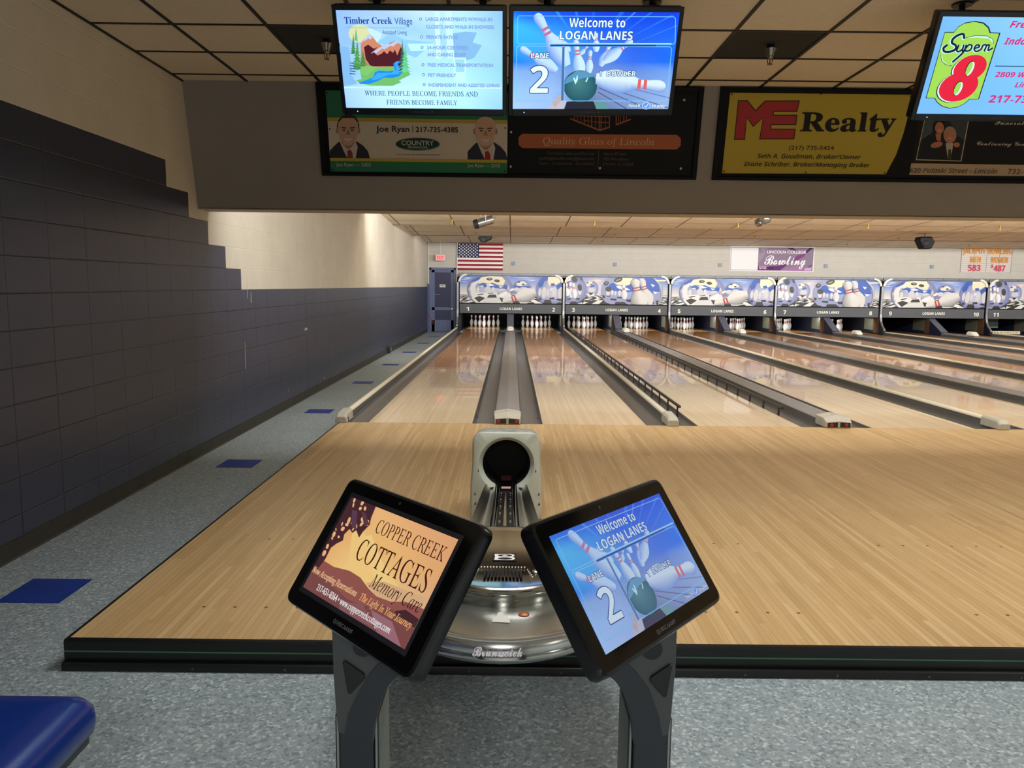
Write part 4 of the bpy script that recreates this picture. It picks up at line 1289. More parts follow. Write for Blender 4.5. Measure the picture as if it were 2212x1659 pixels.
def portrait(cv, P, hair, skin, suit, tie, bald=False):
    cx, cy, w, h = P
    def q(pts): return [(cx + a * w, cy + b * h) for a, b in pts]
    dk = tuple(int(v * .78) for v in skin)
    cv.poly(q([(-1.55, 2.0), (-1.55, 1.35), (-1.2, 1.05), (-.75, .72), (.75, .72), (1.3, 1.0), (1.75, 1.4), (1.95, 2.0)]), suit)
    cv.poly(q([(-.75, .70), (.65, .70), (.85, 1.1), (.65, 2.0), (.05, 2.0), (-.35, 1.4)]), (196, 190, 182))
    cv.poly(q([(-.05, 1.35), (.22, 1.28), (.40, 1.5), (.45, 2.0), (-.05, 2.0)]), tie)
    cv.poly(q([(-.6, .3), (.6, .3), (.55, .85), (.2, 1.22), (-.1, 1.22), (-.55, .85)]), dk)
    if not bald: cv.ell((cx, cy - .28 * h), w * .98, h * .86, hair)
    cv.ell((cx - .92 * w, cy), w * .14, h * .20, dk); cv.ell((cx + .92 * w, cy), w * .14, h * .20, dk)
    cv.poly(q([(-.86, -.55), (-.5, -.86), (.5, -.86), (.86, -.55), (.90, 0), (.74, .55), (.35, .95), (0, 1.02), (-.35, .95), (-.74, .55), (-.90, 0)]), skin)
    if bald: cv.ell((cx, cy - .55 * h), w * .82, h * .42, skin)
    for s_ in (-1, 1):
        cv.poly(q([(s_ * .15, -.22), (s_ * .55, -.26), (s_ * .6, -.18), (s_ * .15, -.15)]), (70, 52, 42))
        cv.ell((cx + s_ * .36 * w, cy - .04 * h), w * .13, h * .05, (60, 46, 40))
    cv.poly(q([(-.05, -.05), (.08, -.05), (.2, .28), (-.18, .28)]), dk)
    cv.poly(q([(-.38, .50), (0, .56), (.38, .48), (.25, .66), (0, .71), (-.25, .66)]), (206, 198, 190))
# insurance agent banner
cv = Canvas(1494, 643, [(118, 85), (2186, 97), (2170, 1025), (190, 995)])
cv.full((206, 196, 180))
def band(y0, y1, c): cv.poly([(60, y0), (2260, y0 + 30), (2260, y1 + 32), (60, y1)], c)
band(0, 388, (46, 116, 86)); band(388, 430, (184, 160, 66))
band(842, 878, (184, 166, 64)); band(876, 1100, (46, 120, 88))
portrait(cv, (375, 540, 128, 165), (48, 42, 40), (196, 160, 140), (44, 44, 56), (130, 60, 66))
portrait(cv, (1925, 545, 132, 172), (180, 150, 134), (200, 164, 144), (44, 46, 64), (160, 36, 50), True)
band(842, 878, (184, 166, 64)); band(876, 1100, (46, 120, 88))
cv.text('Joe Ryan', (690, 550), (1060, 552), 48, (22, 22, 24), 'plain', .012)
cv.line([(1098, 480), (1100, 560)], 6, (60, 56, 52))
cv.text('217-735-4385', (1135, 552), (1612, 558), 42, (22, 22, 24), 'plain', .012)
cv.ell((1158, 694), 250, 72, (120, 140, 128)); cv.ell((1156, 688), 246, 68, (24, 66, 62))
cv.text('COUNTRY', (975, 700), (1335, 705), 38, (196, 192, 180), 'plain', .018)
cv.text('FINANCIAL', (1048, 738), (1275, 740), 20, (190, 186, 176), 'plain', .014)
cv.text('AUTO | HOME | LIFE | BUSINESS | RETIREMENT', (915, 815), (1410, 820), 10, (60, 54, 48), 'plain', .012)
cv.text('Joe Ryan — 2005', (250, 935), (632, 940), 29, (206, 200, 190), 'plain')
cv.text('Joe Ryan — 2015', (1718, 950), (2088, 956), 29, (206, 200, 190), 'plain')
for x, y in ((140, 112), (175, 520), (2152, 505), (210, 972), (2140, 1000)): cv.ell((x, y), 9, 9, (26, 26, 26))
o = cv.build('insurance_banner', PRINT, None, on_bulk(-.797, 2.657, .0085))
tag(o, 'green and cream banner with two suited men, behind the leftmost overhead screen', 'banner')
# glass company board
cv = Canvas(1545, 645, [(25, 80), (2130, 95), (2040, 990), (40, 980)])
cv.full((10, 11, 16))
BR = (172, 100, 68)
cv.poly([(135, 580), (175, 541), (1890, 545), (1930, 585), (1930, 660), (1885, 705), (180, 700), (135, 660)], BR)
cv.text('Quality Glass of Lincoln', (410, 655), (1640, 660), 56, (206, 172, 132), 'serif', 0, shear=-.2)
cv.line([(705, 370), (1035, 500)], 14, BR); cv.line([(1035, 500), (1145, 462)], 14, BR); cv.line([(1215, 436), (1378, 374)], 14, BR)
for x, y0, y1 in ((750, 290, 392), (785, 290, 405), (825, 290, 420), (860, 290, 434), (905, 290, 450), (943, 290, 464), (985, 290, 482), (1027, 280, 500), (1048, 280, 500), (1095, 290, 478), (1140, 290, 464), (1215, 290, 436), (1240, 290, 426), (1262, 290, 418), (1300, 290, 404), (1330, 290, 392)): cv.line([(x, y0), (x, y1)], 9 if x in (860, 943, 1027, 1048, 1140, 1215, 1300) else 5, BR)
for y, a, b in ((392, 860, 943), (405, 943, 1140), (340, 760, 1140), (290, 700, 1380)): cv.line([(a, y), (b, y + 6)], 6, BR)
GR = (92, 84, 80)
for t, a, b, y in (('Complete Sales and Service', 455, 972, 768), ('qualityglassoflincoln@gmail.com', 365, 970, 824), ('Auto - Commercial - Residential', 372, 966, 880), ('Aaron Pickett', 1075, 1332, 770), ('725 Woodlawn', 1075, 1350, 828), ('Lincoln, IL 62656', 1070, 1408, 882)):
    cv.text(t, (a, y), (b, y), 24, GR, 'plain')
cv.line([(1025, 720), (1015, 915)], 5, GR)
o = cv.build('glass_company_sign', PRINT, None, on_bulk(.74, 2.657, .0085))
tag(o, 'black sign with an orange lettered bar, behind the middle overhead screen', 'sign')
for i, (x, z) in enumerate(((-.02, 2.40), (.735, 2.395), (1.42, 2.40), (1.40, 2.93), (.735, 2.95), (-.02, 2.94), (-.02, 2.67))):
    m = on_bulk(x, z, .0086) @ Matrix.Rotation(R(90), 4, 'X')
    q = MB().lathe([(.010, 0), (.010, .003), (.006, .004)], (0, 0, 0), 12)
    q.v = [m @ v for v in q.v]
    so = q.build('screw', M['nickel'], o)
# realty banner
cv = Canvas(1500, 640, [(230, 90), (2085, 120), (2062, 935), (130, 915)])
cv.poly([(230, 90), (1160, 92), (2085, 120), (2068, 300), (2045, 500), (2000, 720), (1920, 925), (1050, 918), (130, 915)], (184, 164, 62))
RD, BK = (168, 54, 58), (26, 26, 28)
me_ = [(318, 172), (405, 172), (490, 272), (592, 176), (935, 176), (918, 268), (675, 268), (672, 315), (918, 315), (912, 400), (655, 400), (650, 452), (908, 456), (900, 545), (545, 545), (575, 330), (470, 415), (398, 325), (375, 548), (275, 548)]
def grow(p, d):
    cx, cy = 610, 360
    out = []
    n = len(p)
    for i in range(n):
        a, b, c_ = p[i - 1], p[i], p[(i + 1) % n]
        def nn(u, v):
            dx, dy = v[0] - u[0], v[1] - u[1]; l = math.hypot(dx, dy) or 1
            return (dy / l, -dx / l)
        n1, n2 = nn(a, b), nn(b, c_)
        k = 1 + n1[0] * n2[0] + n1[1] * n2[1]
        k = max(k, .5)
        out.append((b[0] + d * (n1[0] + n2[0]) / k, b[1] + d * (n1[1] + n2[1]) / k))
    return out
cv.poly(grow(me_, 9), BK); cv.poly(me_, RD)
cv.text('Realty', (965, 470), (1945, 475), 152, BK, 'serifb', .018, flat=False)
cv.text('(217) 735-5424', (855, 660), (1332, 668), 33, BK, 'plain', .012)
cv.text('Seth A. Goodman, Broker/Owner', (517, 748), (1630, 762), 33, BK, 'sansi', .014)
cv.text('Diane Schriber, Broker/Managing Broker', (375, 835), (1735, 848), 33, BK, 'sansi', .014)
for x, y in ((245, 104), (1157, 107), (2060, 135), (150, 893), (1050, 903), (1903, 907)): cv.ell((x, y), 9, 9, (70, 50, 30))
o = cv.build('realty_banner', PRINT, None, on_bulk(2.522, 2.677, .0085))
tag(o, 'yellow realty banner with bold red and black lettering', 'banner')
# funeral home banner
cv = Canvas(1490, 630, [(407, 847), (2038, 866), (1849, 1578), (273, 1560)])
cv.full((12, 12, 16))
cv.poly([(200, 1455), (1900, 1480), (1880, 1590), (200, 1590)], (176, 156, 130))
cv.poly([(412, 1060), (812, 1070), (742, 1440), (332, 1428)], (186, 176, 140)); cv.poly([(418, 1060), (805, 1070), (735, 1433), (340, 1420)], (30, 32, 38))
cv.poly([(418, 1060), (520, 1075), (480, 1180), (380, 1250)], (66, 78, 84)); cv.poly([(640, 1075), (800, 1080), (770, 1250), (700, 1200)], (58, 64, 72))
SK = (176, 116, 92)
cv.ell((545, 1140), 62, 80, (30, 22, 20)); cv.poly([(370, 1420), (400, 1230), (500, 1190), (590, 1230), (600, 1420)], (24, 24, 30))
cv.ell((547, 1140), 40, 54, SK); cv.poly([(510, 1190), (560, 1190), (556, 1260), (520, 1250)], SK)
cv.poly([(520, 1420), (570, 1310), (690, 1290), (735, 1340), (730, 1432)], (22, 22, 28))
cv.ell((640, 1200), 58, 76, (150, 136, 112)); cv.ell((638, 1215), 50, 64, (182, 122, 100))
cv.poly([(600, 1275), (670, 1275), (660, 1340), (640, 1420), (620, 1420)], (176, 168, 150)); cv.poly([(625, 1330), (648, 1330), (652, 1420), (618, 1420)], (60, 56, 50))
cv.ell((520, 1290), 55, 26, SK, -14); cv.ell((700, 1290), 28, 22, SK)
for x, y, dx in ((547, 1130, 16), (638, 1200, 20)):
    for s_ in (-1, 1): cv.ell((x + s_ * dx, y), 6, 3, (60, 40, 34))
    cv.ell((x, y + 32), 16, 5, (210, 180, 168))
cv.text('Continuing Gen', (878, 1292), (1310, 1300), 34, (196, 190, 176), 'script', 0)
cv.text('Funeral', (1040, 1108), (1310, 1112), 40, (196, 190, 176), 'script', 0)
cv.text('620 Pulaski Street - Lincoln', (275, 1540), (1058, 1550), 40, (58, 48, 40), 'sansi', 0)
cv.text('732-', (1155, 1550), (1290, 1552), 40, (58, 48, 40), 'sansi', 0)
o = cv.build('funeral_home_banner', PRINT, None, on_bulk(4.105, 2.677, .0085))
tag(o, 'black banner with a couple\'s photo and a cream address strip, behind the right overhead screen', 'banner')
# ------------------------------------------------------------------ overhead screens
def art_village(cv):
    cv.grid([[(150, 190, 246), (168, 206, 250), (196, 232, 250), (186, 236, 250), (140, 196, 240)], [(140, 184, 240), (170, 214, 250), (160, 214, 246), (176, 236, 246), (150, 206, 236)], [(150, 200, 244), (176, 224, 250), (180, 232, 250), (170, 226, 244), (160, 214, 240)], [(136, 190, 238), (176, 226, 250), (176, 232, 248), (176, 240, 244), (150, 216, 238)], [(170, 214, 250), (190, 240, 252), (196, 246, 252), (186, 246, 250), (166, 222, 248)], [(158, 206, 250), (186, 238, 252), (190, 246, 252), (184, 244, 252), (150, 210, 250)]])
    for p, c in (([(150, 200), (240, 220), (440, 320), (700, 520), (640, 520), (160, 540)], (150, 196, 244)), ([(480, 300), (700, 400), (640, 520), (560, 420)], (196, 236, 250)), ([(640, 500), (800, 390), (960, 470), (1320, 510), (1100, 690)], (146, 206, 244)), ([(1690, 380), (1830, 390), (1780, 510), (1890, 545), (1800, 690), (1720, 720), (1560, 690), (1540, 400)], (134, 190, 236)), ([(1330, 140), (1380, 140), (1400, 700), (1340, 700)], (206, 250, 252)), ([(1450, 140), (1530, 140), (1560, 700), (1480, 700)], (200, 248, 250)), ([(1540, 690), (1700, 690), (1700, 980), (1560, 985)], (196, 246, 248)), ([(1570, 710), (1680, 710), (1680, 860), (1580, 860)], (156, 220, 240)), ([(160, 545), (300, 560), (330, 900), (400, 1000), (240, 1030)], (132, 186, 238)), ([(1000, 520), (1320, 520), (1320, 600), (1040, 610)], (190, 244, 250)), ([(240, 1035), (2120, 1040), (2120, 1060), (240, 1052)], (198, 244, 252))):
        cv.poly(p, c)
    NV, N2 = (16, 56, 150), (70, 110, 190)
    cv.text('Timber Creek', (245, 278), (820, 285), 36, NV, 'serifb', .004)
    cv.text('Village', (848, 288), (1062, 292), 36, (40, 80, 160), 'plain', -.004)
    cv.ell((418, 395), 124, 108, (216, 222, 170))
    cv.line([(258, 326), (985, 334)], 3, (70, 110, 150))
    cv.text('Assisted Living', (700, 406), (995, 408), 22, (40, 80, 160), 'plain', 0)
    cv.poly([(440, 520), (470, 470), (545, 400), (580, 430), (640, 510), (700, 545), (760, 520), (860, 480), (920, 530), (960, 600), (920, 800), (440, 800)], (206, 134, 106))
    cv.poly([(440, 540), (480, 460), (545, 398), (582, 440), (560, 470), (530, 456), (500, 480), (470, 490)], (188, 200, 232))
    cv.poly([(500, 655), (600, 610), (680, 560), (760, 515), (800, 525), (868, 478), (920, 520), (880, 512), (830, 555), (800, 545), (720, 590), (700, 575), (620, 640), (540, 650)], (188, 200, 236))
    cv.poly([(480, 560), (530, 530), (570, 560), (600, 580), (650, 555), (560, 640), (600, 620), (640, 660), (690, 640), (720, 610), (760, 645), (790, 600), (830, 630), (850, 590), (880, 660), (920, 560), (960, 640), (940, 790), (560, 790), (500, 700)], (78, 26, 38))
    cv.poly([(430, 830), (620, 800), (860, 790), (1000, 830), (1040, 890), (900, 960), (930, 980), (820, 1025), (560, 1020), (450, 1000), (380, 960), (450, 940)], (112, 190, 110))
    cv.poly([(930, 725), (870, 730), (832, 760), (850, 840), (760, 850), (660, 840), (610, 860), (590, 920), (520, 950), (415, 985), (440, 1002), (540, 1000), (640, 970), (720, 925), (820, 930), (900, 910), (945, 860), (930, 810), (885, 765)], (30, 140, 236))
    cv.poly([(900, 728), (850, 745), (870, 830), (800, 870), (640, 870), (560, 960), (660, 940), (760, 895), (900, 880), (910, 820), (868, 770)], (60, 170, 246))
    def tree(x, y0, y1, wd, c1, c2):
        n = 8
        for i in range(n):
            t = i / n
            y = y0 + (y1 - y0) * t
            w_ = wd * (.12 + .88 * t)
            dy = (y1 - y0) / n * 1.7
            cv.poly([(x, y - 12), (x + w_ * .55, y + dy * .7), (x + w_, y + dy), (x + w_ * .5, y + dy * .9), (x, y + dy * 1.05), (x - w_ * .5, y + dy * .9), (x - w_, y + dy), (x - w_ * .55, y + dy * .7)], c1 if i % 2 else c2)
    tree(940, 470, 820, 60, (40, 100, 90), (50, 120, 100)); tree(975, 530, 830, 92, (110, 210, 150), (96, 196, 136))
    tree(385, 330, 470, 40, (96, 180, 130), (110, 190, 140)); tree(352, 400, 620, 50, (60, 130, 80), (76, 150, 96)); tree(400, 480, 800, 100, (72, 150, 80), (92, 170, 84)); tree(470, 600, 800, 96, (70, 130, 66), (84, 150, 74))
    cv.poly([(440, 790), (560, 780), (640, 800), (520, 900), (450, 880)], (126, 196, 110))
    for i in range(5): cv.line([(310, 745 + i * 32), (380, 760 + i * 30)], 10, (50, 84, 150))
    for t, a, b, y in (('LARGE APARTMENTS W/WALK-IN', 1225, 2012, 250), ('CLOSETS AND WALK-IN SHOWERS', 1228, 2035, 340), ('PRIVATE PATIOS', 1235, 1602, 462), ('24-HOUR CERTIFIED', 1240, 1728, 586), ('AND CARING STAFF', 1244, 1698, 668), ('FREE MEDICAL TRANSPORTATION', 1250, 2022, 792), ('PET FRIENDLY', 1256, 1585, 910), ('INDEPENDENT AND ASSISTED LIVING', 1262, 2098, 1028)):
        cv.text(t, (a, y), (b, y), 18, (150, 176, 236), 'plain', .004, edge=(60, 90, 190), ew=.028)
    for x, y in ((1166, 220), (1178, 434), (1184, 558), (1194, 764), (1200, 882), (1208, 1000)):
        cv.ell((x, y), 16, 18, (60, 90, 180)); cv.ell((x, y), 10, 12, (190, 236, 252))
    cv.text('WHERE PEOPLE BECOME FRIENDS AND', (515, 1132), (1850, 1136), 27, NV, 'serif', .006, shear=-.25)
    cv.text('FRIENDS BECOME FAMILY', (765, 1238), (1612, 1240), 27, NV, 'serif', .006, shear=-.25)
def art_lane2(cv, tone=1.0):
    cv.grid([[(16, 96, 240), (20, 80, 236), (16, 60, 226), (10, 56, 226), (16, 66, 236)], [(60, 190, 255), (40, 140, 250), (20, 90, 240), (24, 84, 236), (20, 90, 240)], [(50, 180, 255), (60, 170, 250), (60, 120, 236), (40, 96, 230), (30, 110, 246)], [(20, 130, 250), (70, 160, 240), (90, 130, 220), (50, 110, 236), (20, 110, 250)], [(130, 176, 236), (130, 170, 230), (110, 140, 210), (100, 140, 220), (110, 160, 236)], [(150, 200, 255), (150, 190, 246), (120, 140, 190), (130, 160, 220), (140, 176, 230)], [(170, 206, 255), (160, 190, 246), (90, 110, 150), (120, 150, 200), (150, 180, 226)]], [0, .14, .3, .5, .6, .8, 1])
    for a, b, w_, c in (((1100, 560), (1400, 140), 60, (30, 100, 250)), ((1100, 560), (1560, 140), 30, (60, 130, 250)), ((1150, 600), (1760, 140), 40, (30, 110, 250)), ((1200, 600), (2000, 180), 50, (36, 116, 250)), ((1250, 640), (2060, 300), 30, (50, 130, 250)), ((1000, 520), (1060, 140), 40, (30, 90, 240)), ((940, 500), (850, 140), 30, (40, 120, 250)), ((860, 480), (620, 140), 40, (50, 140, 250)), ((1600, 690), (2030, 680), 14, (16, 70, 220))):
        cv.poly([a, (b[0] - w_ / 2, b[1]), (b[0] + w_ / 2, b[1])], c)
    for a, b, c in (((1110, 1010), (1950, 1290), (90, 110, 160)), ((1120, 1050), (1700, 1300), (84, 100, 150)), ((1110, 960), (2000, 1180), (100, 130, 186)), ((1110, 1100), (1450, 1300), (76, 90, 130))):
        cv.line([a, b], 12, c)
    cv.poly([(690, 1180), (740, 1210), (700, 1303), (510, 1303)], (190, 190, 206)); cv.poly([(560, 1230), (690, 1110), (690, 1180), (600, 1290)], (196, 170, 160))
    cv.poly([(740, 1215), (1050, 1200), (1100, 1303), (710, 1303)], (36, 38, 52)); cv.poly([(1060, 1215), (1180, 1215), (1240, 1303), (1090, 1303)], (96, 150, 150))
    PL = dict(lo=(110, 150, 230), hi=(190, 224, 255), red=(190, 110, 160))
    cv.pin((620, 850), (190, 575), 1.0, **PL)
    cv.pin((770, 620), (650, 420), 1.1, **PL); cv.pin((900, 650), (990, 550), 1.4, **PL)
    cv.pin((1090, 620), (1088, 390), 1.2, (130, 180, 240), (200, 236, 255), (190, 110, 170)); cv.pin((1140, 790), (1258, 520), 1.1, **PL)
    cv.pin((740, 790), (372, 165), 1.0, **PL)
    cv.pin((1000, 880), (1022, 600), 1.05, (130, 170, 226), (200, 230, 250), (200, 110, 130)); cv.pin((905, 930), (842, 475), 1.0, (120, 164, 226), (200, 232, 250), (206, 110, 130))
    cv.pin((1180, 740), (1520, 475), 1.0, (120, 160, 230), (196, 226, 255), (190, 110, 160))
    cv.disc((900, 1030), 200, (30, 84, 100), (70, 130, 136), (-30, -60), 190)
    cv.poly([(700, 1010), (740, 930), (850, 850), (960, 850), (1070, 900), (1085, 915), (960, 930), (820, 965)], (86, 150, 190))
    cv.poly([(860, 900), (870, 905), (868, 960), (840, 1010), (815, 930), (830, 925), (845, 960)], (200, 250, 250)); cv.poly([(985, 925), (995, 930), (975, 980), (958, 975)], (190, 244, 250))
    cv.pin((1085, 940), (1915, 1040), 1.05, (110, 150, 220), (214, 236, 250), (224, 96, 96), -1)
    FR = (120, 200, 255)
    for x0, y0, x1, y1, k in ((150, 190, 2038, 525, -6), (140, 550, 695, 1205, -20), (705, 550, 1990, 1205, -60)):
        P = [(x0 + 20, y0), (x1 - 20, y0 + 6), (x1, y0 + 30), (x1 + k, y1 - 24), (x1 + k - 24, y1), (x0 + 18, y1), (x0, y1 - 24), (x0 + 4, y0 + 24), (x0 + 20, y0)]
        cv.line(P, 8, FR)
    cv.poly([(520, 516), (1990, 512), (1990, 530), (520, 532)], (150, 220, 255)); cv.poly([(540, 532), (1800, 530), (1800, 552), (540, 554)], (20, 60, 160)); cv.poly([(685, 560), (712, 560), (700, 1200), (672, 1200)], (70, 110, 170))
    W_, E_ = (226, 250, 255), (20, 40, 120)
    cv.text('Welcome to', (765, 322), (1432, 324), 45, W_, 'sansb', 0, edge=E_)
    cv.text('LOGAN LANES', (652, 472), (1518, 470), 43, W_, 'sansb', 0, edge=E_)
    cv.text('LANE', (312, 696), (527, 696), 29, W_, 'sansb', -.005, edge=E_, ew=.06)
    cv.text('2', (300, 1108), (512, 1108), 146, W_, 'sansb', 0, edge=E_, ew=.022)
    cv.text('1  BOWLER', (1118, 906), (1556, 906), 27, (214, 240, 255), 'sansb', -.004, edge=(16, 36, 110), ew=.075)
    cv.text('Touch', (1465, 1274), (1606, 1274), 18, (230, 250, 255), 'sansbi', 0, edge=(20, 40, 110), ew=.05)
    cv.text('to play', (1748, 1276), (1905, 1276), 18, (230, 250, 255), 'sansbi', 0, edge=(20, 40, 110))
    cv.ell((1680, 1258), 50, 42, (190, 220, 255)); cv.ell((1680, 1258), 42, 35, (90, 150, 236)); cv.line([(1660, 1258), (1674, 1276), (1702, 1238)], 8, (236, 250, 255))
Q1 = [(137, 113), (2137, 137), (2137, 1305), (262, 1285)]
Q2 = [(105, 135), (2093, 143), (1950, 1303), (93, 1303)]
# corners of the third screen in the units its drawing is given in
Q3 = [(563, 146), (2060, 164), (1727, 1033), (321, 1016)]
def art_motel(cv):
    cv.grid([[(120, 186, 255), (140, 204, 255), (136, 200, 255)], [(110, 180, 255), (126, 196, 255), (130, 200, 255)], [(120, 186, 255), (120, 190, 250), (128, 196, 250)]])
    G, NV = (160, 216, 84), (18, 30, 60)
    out = [(582, 288), (665, 288), (700, 240), (760, 205), (850, 190), (930, 205), (975, 245), (990, 292), (1078, 296), (885, 890), (805, 890), (760, 930), (700, 960), (630, 972), (560, 955), (515, 920), (490, 880), (412, 880)]
    cv.poly([(x + 5, y - 3) for x, y in out], NV); cv.poly(out, NV)
    cx, cy = 745, 585
    cv.poly([(cx + (x - cx) * .975, cy + (y - cy) * .985) for x, y in out], G)
    cv.poly([(545, 490), (560, 550), (610, 580), (650, 585), (600, 572), (565, 540), (560, 500)], (210, 244, 250)); cv.line([(548, 490), (555, 545), (590, 578), (650, 590)], 5, NV)
    cv.poly([(770, 340), (860, 316), (960, 320), (1010, 345), (1020, 390), (980, 345), (880, 335)], (206, 240, 250)); cv.line([(770, 338), (860, 318), (960, 322), (1012, 350), (1022, 390)], 5, NV)
    S_ = [(755, 340), (748, 305), (700, 315), (655, 350), (648, 385), (680, 405), (678, 440), (630, 462), (580, 460), (572, 430), (600, 405)]
    for d, wd, c in (((-6, 3), 30, (190, 236, 240)), ((0, 0), 20, NV)):
        def off(p): return [(x + d[0], y + d[1]) for x, y in p]
        cv.stroke(off(S_), wd, c)
        cv.stroke(off([(706, 405), (690, 450), (705, 462), (740, 440), (752, 405), (740, 455), (756, 458)]), wd * .75, c)
        cv.stroke(off([(775, 405), (745, 470), (655, 552)]), wd * .8, c)
        cv.stroke(off([(770, 430), (800, 400), (825, 410), (810, 445), (775, 458), (765, 445)]), wd * .7, c)
        cv.stroke(off([(845, 435), (890, 418), (885, 402), (860, 408), (845, 440), (865, 460), (905, 440), (925, 405), (955, 405), (935, 455)]), wd * .7, c)
        cv.stroke(off([(955, 408), (980, 402), (970, 450), (1008, 430)]), wd * .7, c)
    def eight(dx, dy, c):
        cv.ell((808 + dx, 610 + dy), 160, 106, c, -28); cv.ell((705 + dx, 775 + dy), 186, 122, c, -24)
    eight(-24, 10, NV); eight(-14, 6, (214, 244, 250)); eight(0, 0, (226, 32, 62))
    for c_, rx, ry in (((806, 612), 68, 26), ((700, 790), 66, 28)):
        cv.ell((c_[0] - 2, c_[1] - 2), rx + 6, ry + 5, NV, -64); cv.ell((c_[0] + 4, c_[1] + 2), rx, ry, (214, 244, 250), -64); cv.ell((c_[0] - 6, c_[1] - 2), rx - 4, ry - 6, G, -64)
    cv.ell((860, 852), 16, 16, (120, 170, 60)); cv.ell((860, 852), 12, 12, G)
    RR = (214, 40, 110)
    cv.text('Fre', (1158, 246), (1300, 248), 34, RR, 'sansbi', edge=(150, 120, 200), ew=.02)
    cv.text('Indo', (1106, 396), (1296, 398), 34, RR, 'sansbi', edge=(150, 120, 200), ew=.02)
    cv.poly([(1030, 586), (2000, 600), (1998, 606), (1029, 593)], NV)
    cv.text('2809 W', (1026, 688), (1300, 690), 28, RR, 'sansbi', edge=(150, 120, 200), ew=.02)
    cv.text('Lin', (1200, 780), (1298, 780), 28, RR, 'sansbi', edge=(150, 120, 200), ew=.02)
    cv.text('217-73', (966, 914), (1310, 918), 40, RR, 'sansbi', edge=(150, 120, 200), ew=.02)
def overhead(pos, yaw, tilt, roll, art, quad, label):
    m = Matrix.Translation(pos) @ Matrix.Rotation(R(yaw), 4, 'Z') @ Matrix.Rotation(R(tilt), 4, 'X') @ Matrix.Rotation(R(roll), 4, 'Y')
    e = empty('overhead_screen', m=m)
    tag(e, label, 'monitor', 'overhead scoring screens')
    MB().box(-.487, .487, .004, .075, -.296, .290).build('housing', M['black_plastic'], e, 'local', bevel=.010)
    b = MB()
    for x0, x1, z0, z1 in ((-.487, -.465, -.296, .290), (.465, .487, -.296, .290), (-.465, .465, .2615, .290), (-.465, .465, -.296, -.2615)):
        b.box(x0, x1, -.008, .004, z0, z1)
    b.build('bezel', M['black_plastic'], e, 'local', bevel=.003)
    cv = Canvas(930, 523, quad)
    art(cv)
    cv.build('screen', SCREEN, e)
    lg = Canvas(130, 14)
    lg.text('AmeriVision', (4, 12), (96, 12), 9, (62, 66, 74), 'sansi', 0)
    lg.poly([(108, 3), (126, 3), (117, 13)], (62, 66, 74))
    lg.build('logo', PRINT, e, plane_at(-.005, -.0083, -.279))
    MB().lathe([(.003, 0), (.003, -.0012)], (-.395, -.008, -.280), 8, 0, 'y').build('power_light', mat('blue_led', (120, 160, 255), .4, emit=(120, 160, 255), es=4), e, 'local')
    inv = m.inverted()
    for s_ in (-.27, .34):
        foot = m @ Vector((s_, .085, .10))
        top = Vector((foot.x, foot.y + .02, ZC - .001))
        q = MB().tube([foot, top], .017, 10)
        q.tube([foot + Vector((.03, .01, 0)), top + Vector((.018, .01, 0))], .006, 6)
        q.build('mount_pole', M['black_trim'], e)
        MB().lathe([(.055, -.012), (.055, 0)], tuple(top), 14).build('ceiling_flange', M['black_trim'], e)
        MB().box(s_ - .05, s_ + .05, .075, .10, -.12, .16).build('mount_bracket', M['black_trim'], e, 'local')
overhead((-.5297, 4.6394, 2.6683), -2.22, 24.16, .44, art_village, Q1, 'overhead screen showing a village advert with mountains and a creek')
overhead((.4563, 4.6464, 2.6766), 3.78, 25.76, -1.43, art_lane2, Q2, 'overhead screen showing a blue welcome page for lane two')
overhead((2.84, 4.643, 2.672), 0, 25, 0, art_motel, Q3, 'overhead screen at the far end with a red numeral on a green badge')

# ------------------------------------------------------------------ ball return: hood on the approach, steel rack towards the seats
CX = -.020
e = empty('ball_return_hood', (CX, 4.75, 0))
tag(e, 'grey plastic ball return hood with a black round mouth', 'ball return hood')
N_ = 72
CZ, RB = .345, .142
hw, ht, rc = .203, .548, .075
def outline(t, s):
    """distance from the mouth's middle to the rounded front outline along direction t"""
    dx, dz = math.cos(t), math.sin(t)
    lo, hi = 0, 1.0
    def inside(r):
        x, z = r * dx, CZ + r * dz
        w_ = hw * (1.06 if z < .2 else 1.0 + .06 * max(0, (.35 - z) / .15) if z < .35 else 1.0)
        if abs(x) > w_ * s or z > ht - (1 - s) * .2 or z < 0: return False
        zz, xx = z - (ht - rc), abs(x) - (w_ - rc)
        return not (zz > 0 and xx > 0 and math.hypot(xx, zz) > rc * s)
    for _ in range(40):
        mid = (lo + hi) / 2
        if inside(mid): lo = mid
        else: hi = mid
    return (CX + lo * dx, CZ + lo * dz)
def mouth(t, r):
    dx, dz = math.cos(t), math.sin(t)
    q = r
    if dz < 0:
        slot = min((CZ - .02) / -dz, .062 / max(abs(dx), 1e-4))
        if abs(q * dx) < .062: q = max(q, slot)
    return (CX + q * dx, CZ + q * dz)
TH = [2 * math.pi * (i + .5) / N_ for i in range(N_)]
def rg(f, y, dy=0): return [(f(t)[0], y + dy * max(0, f(t)[1] - .1), f(t)[1]) for t in TH]
sh = MB()
def squeeze(p, k): return (CX + (p[0] - CX) * k, p[1] * (1 - (1 - k) * .35))
sh.loft([rg(lambda t: squeeze(outline(t, 1), .72), 4.80), rg(lambda t: squeeze(outline(t, 1), .86), 4.74), rg(lambda t: squeeze(outline(t, 1), .97), 4.62), rg(lambda t: outline(t, 1), 4.53, .0), rg(lambda t: outline(t, .97), 4.508), rg(lambda t: outline(t, .93), 4.50),
         rg(lambda t: mouth(t, RB * 1.17), 4.50), rg(lambda t: mouth(t, RB * 1.10), 4.512), rg(lambda t: mouth(t, RB), 4.545)], 0, True, True, False)
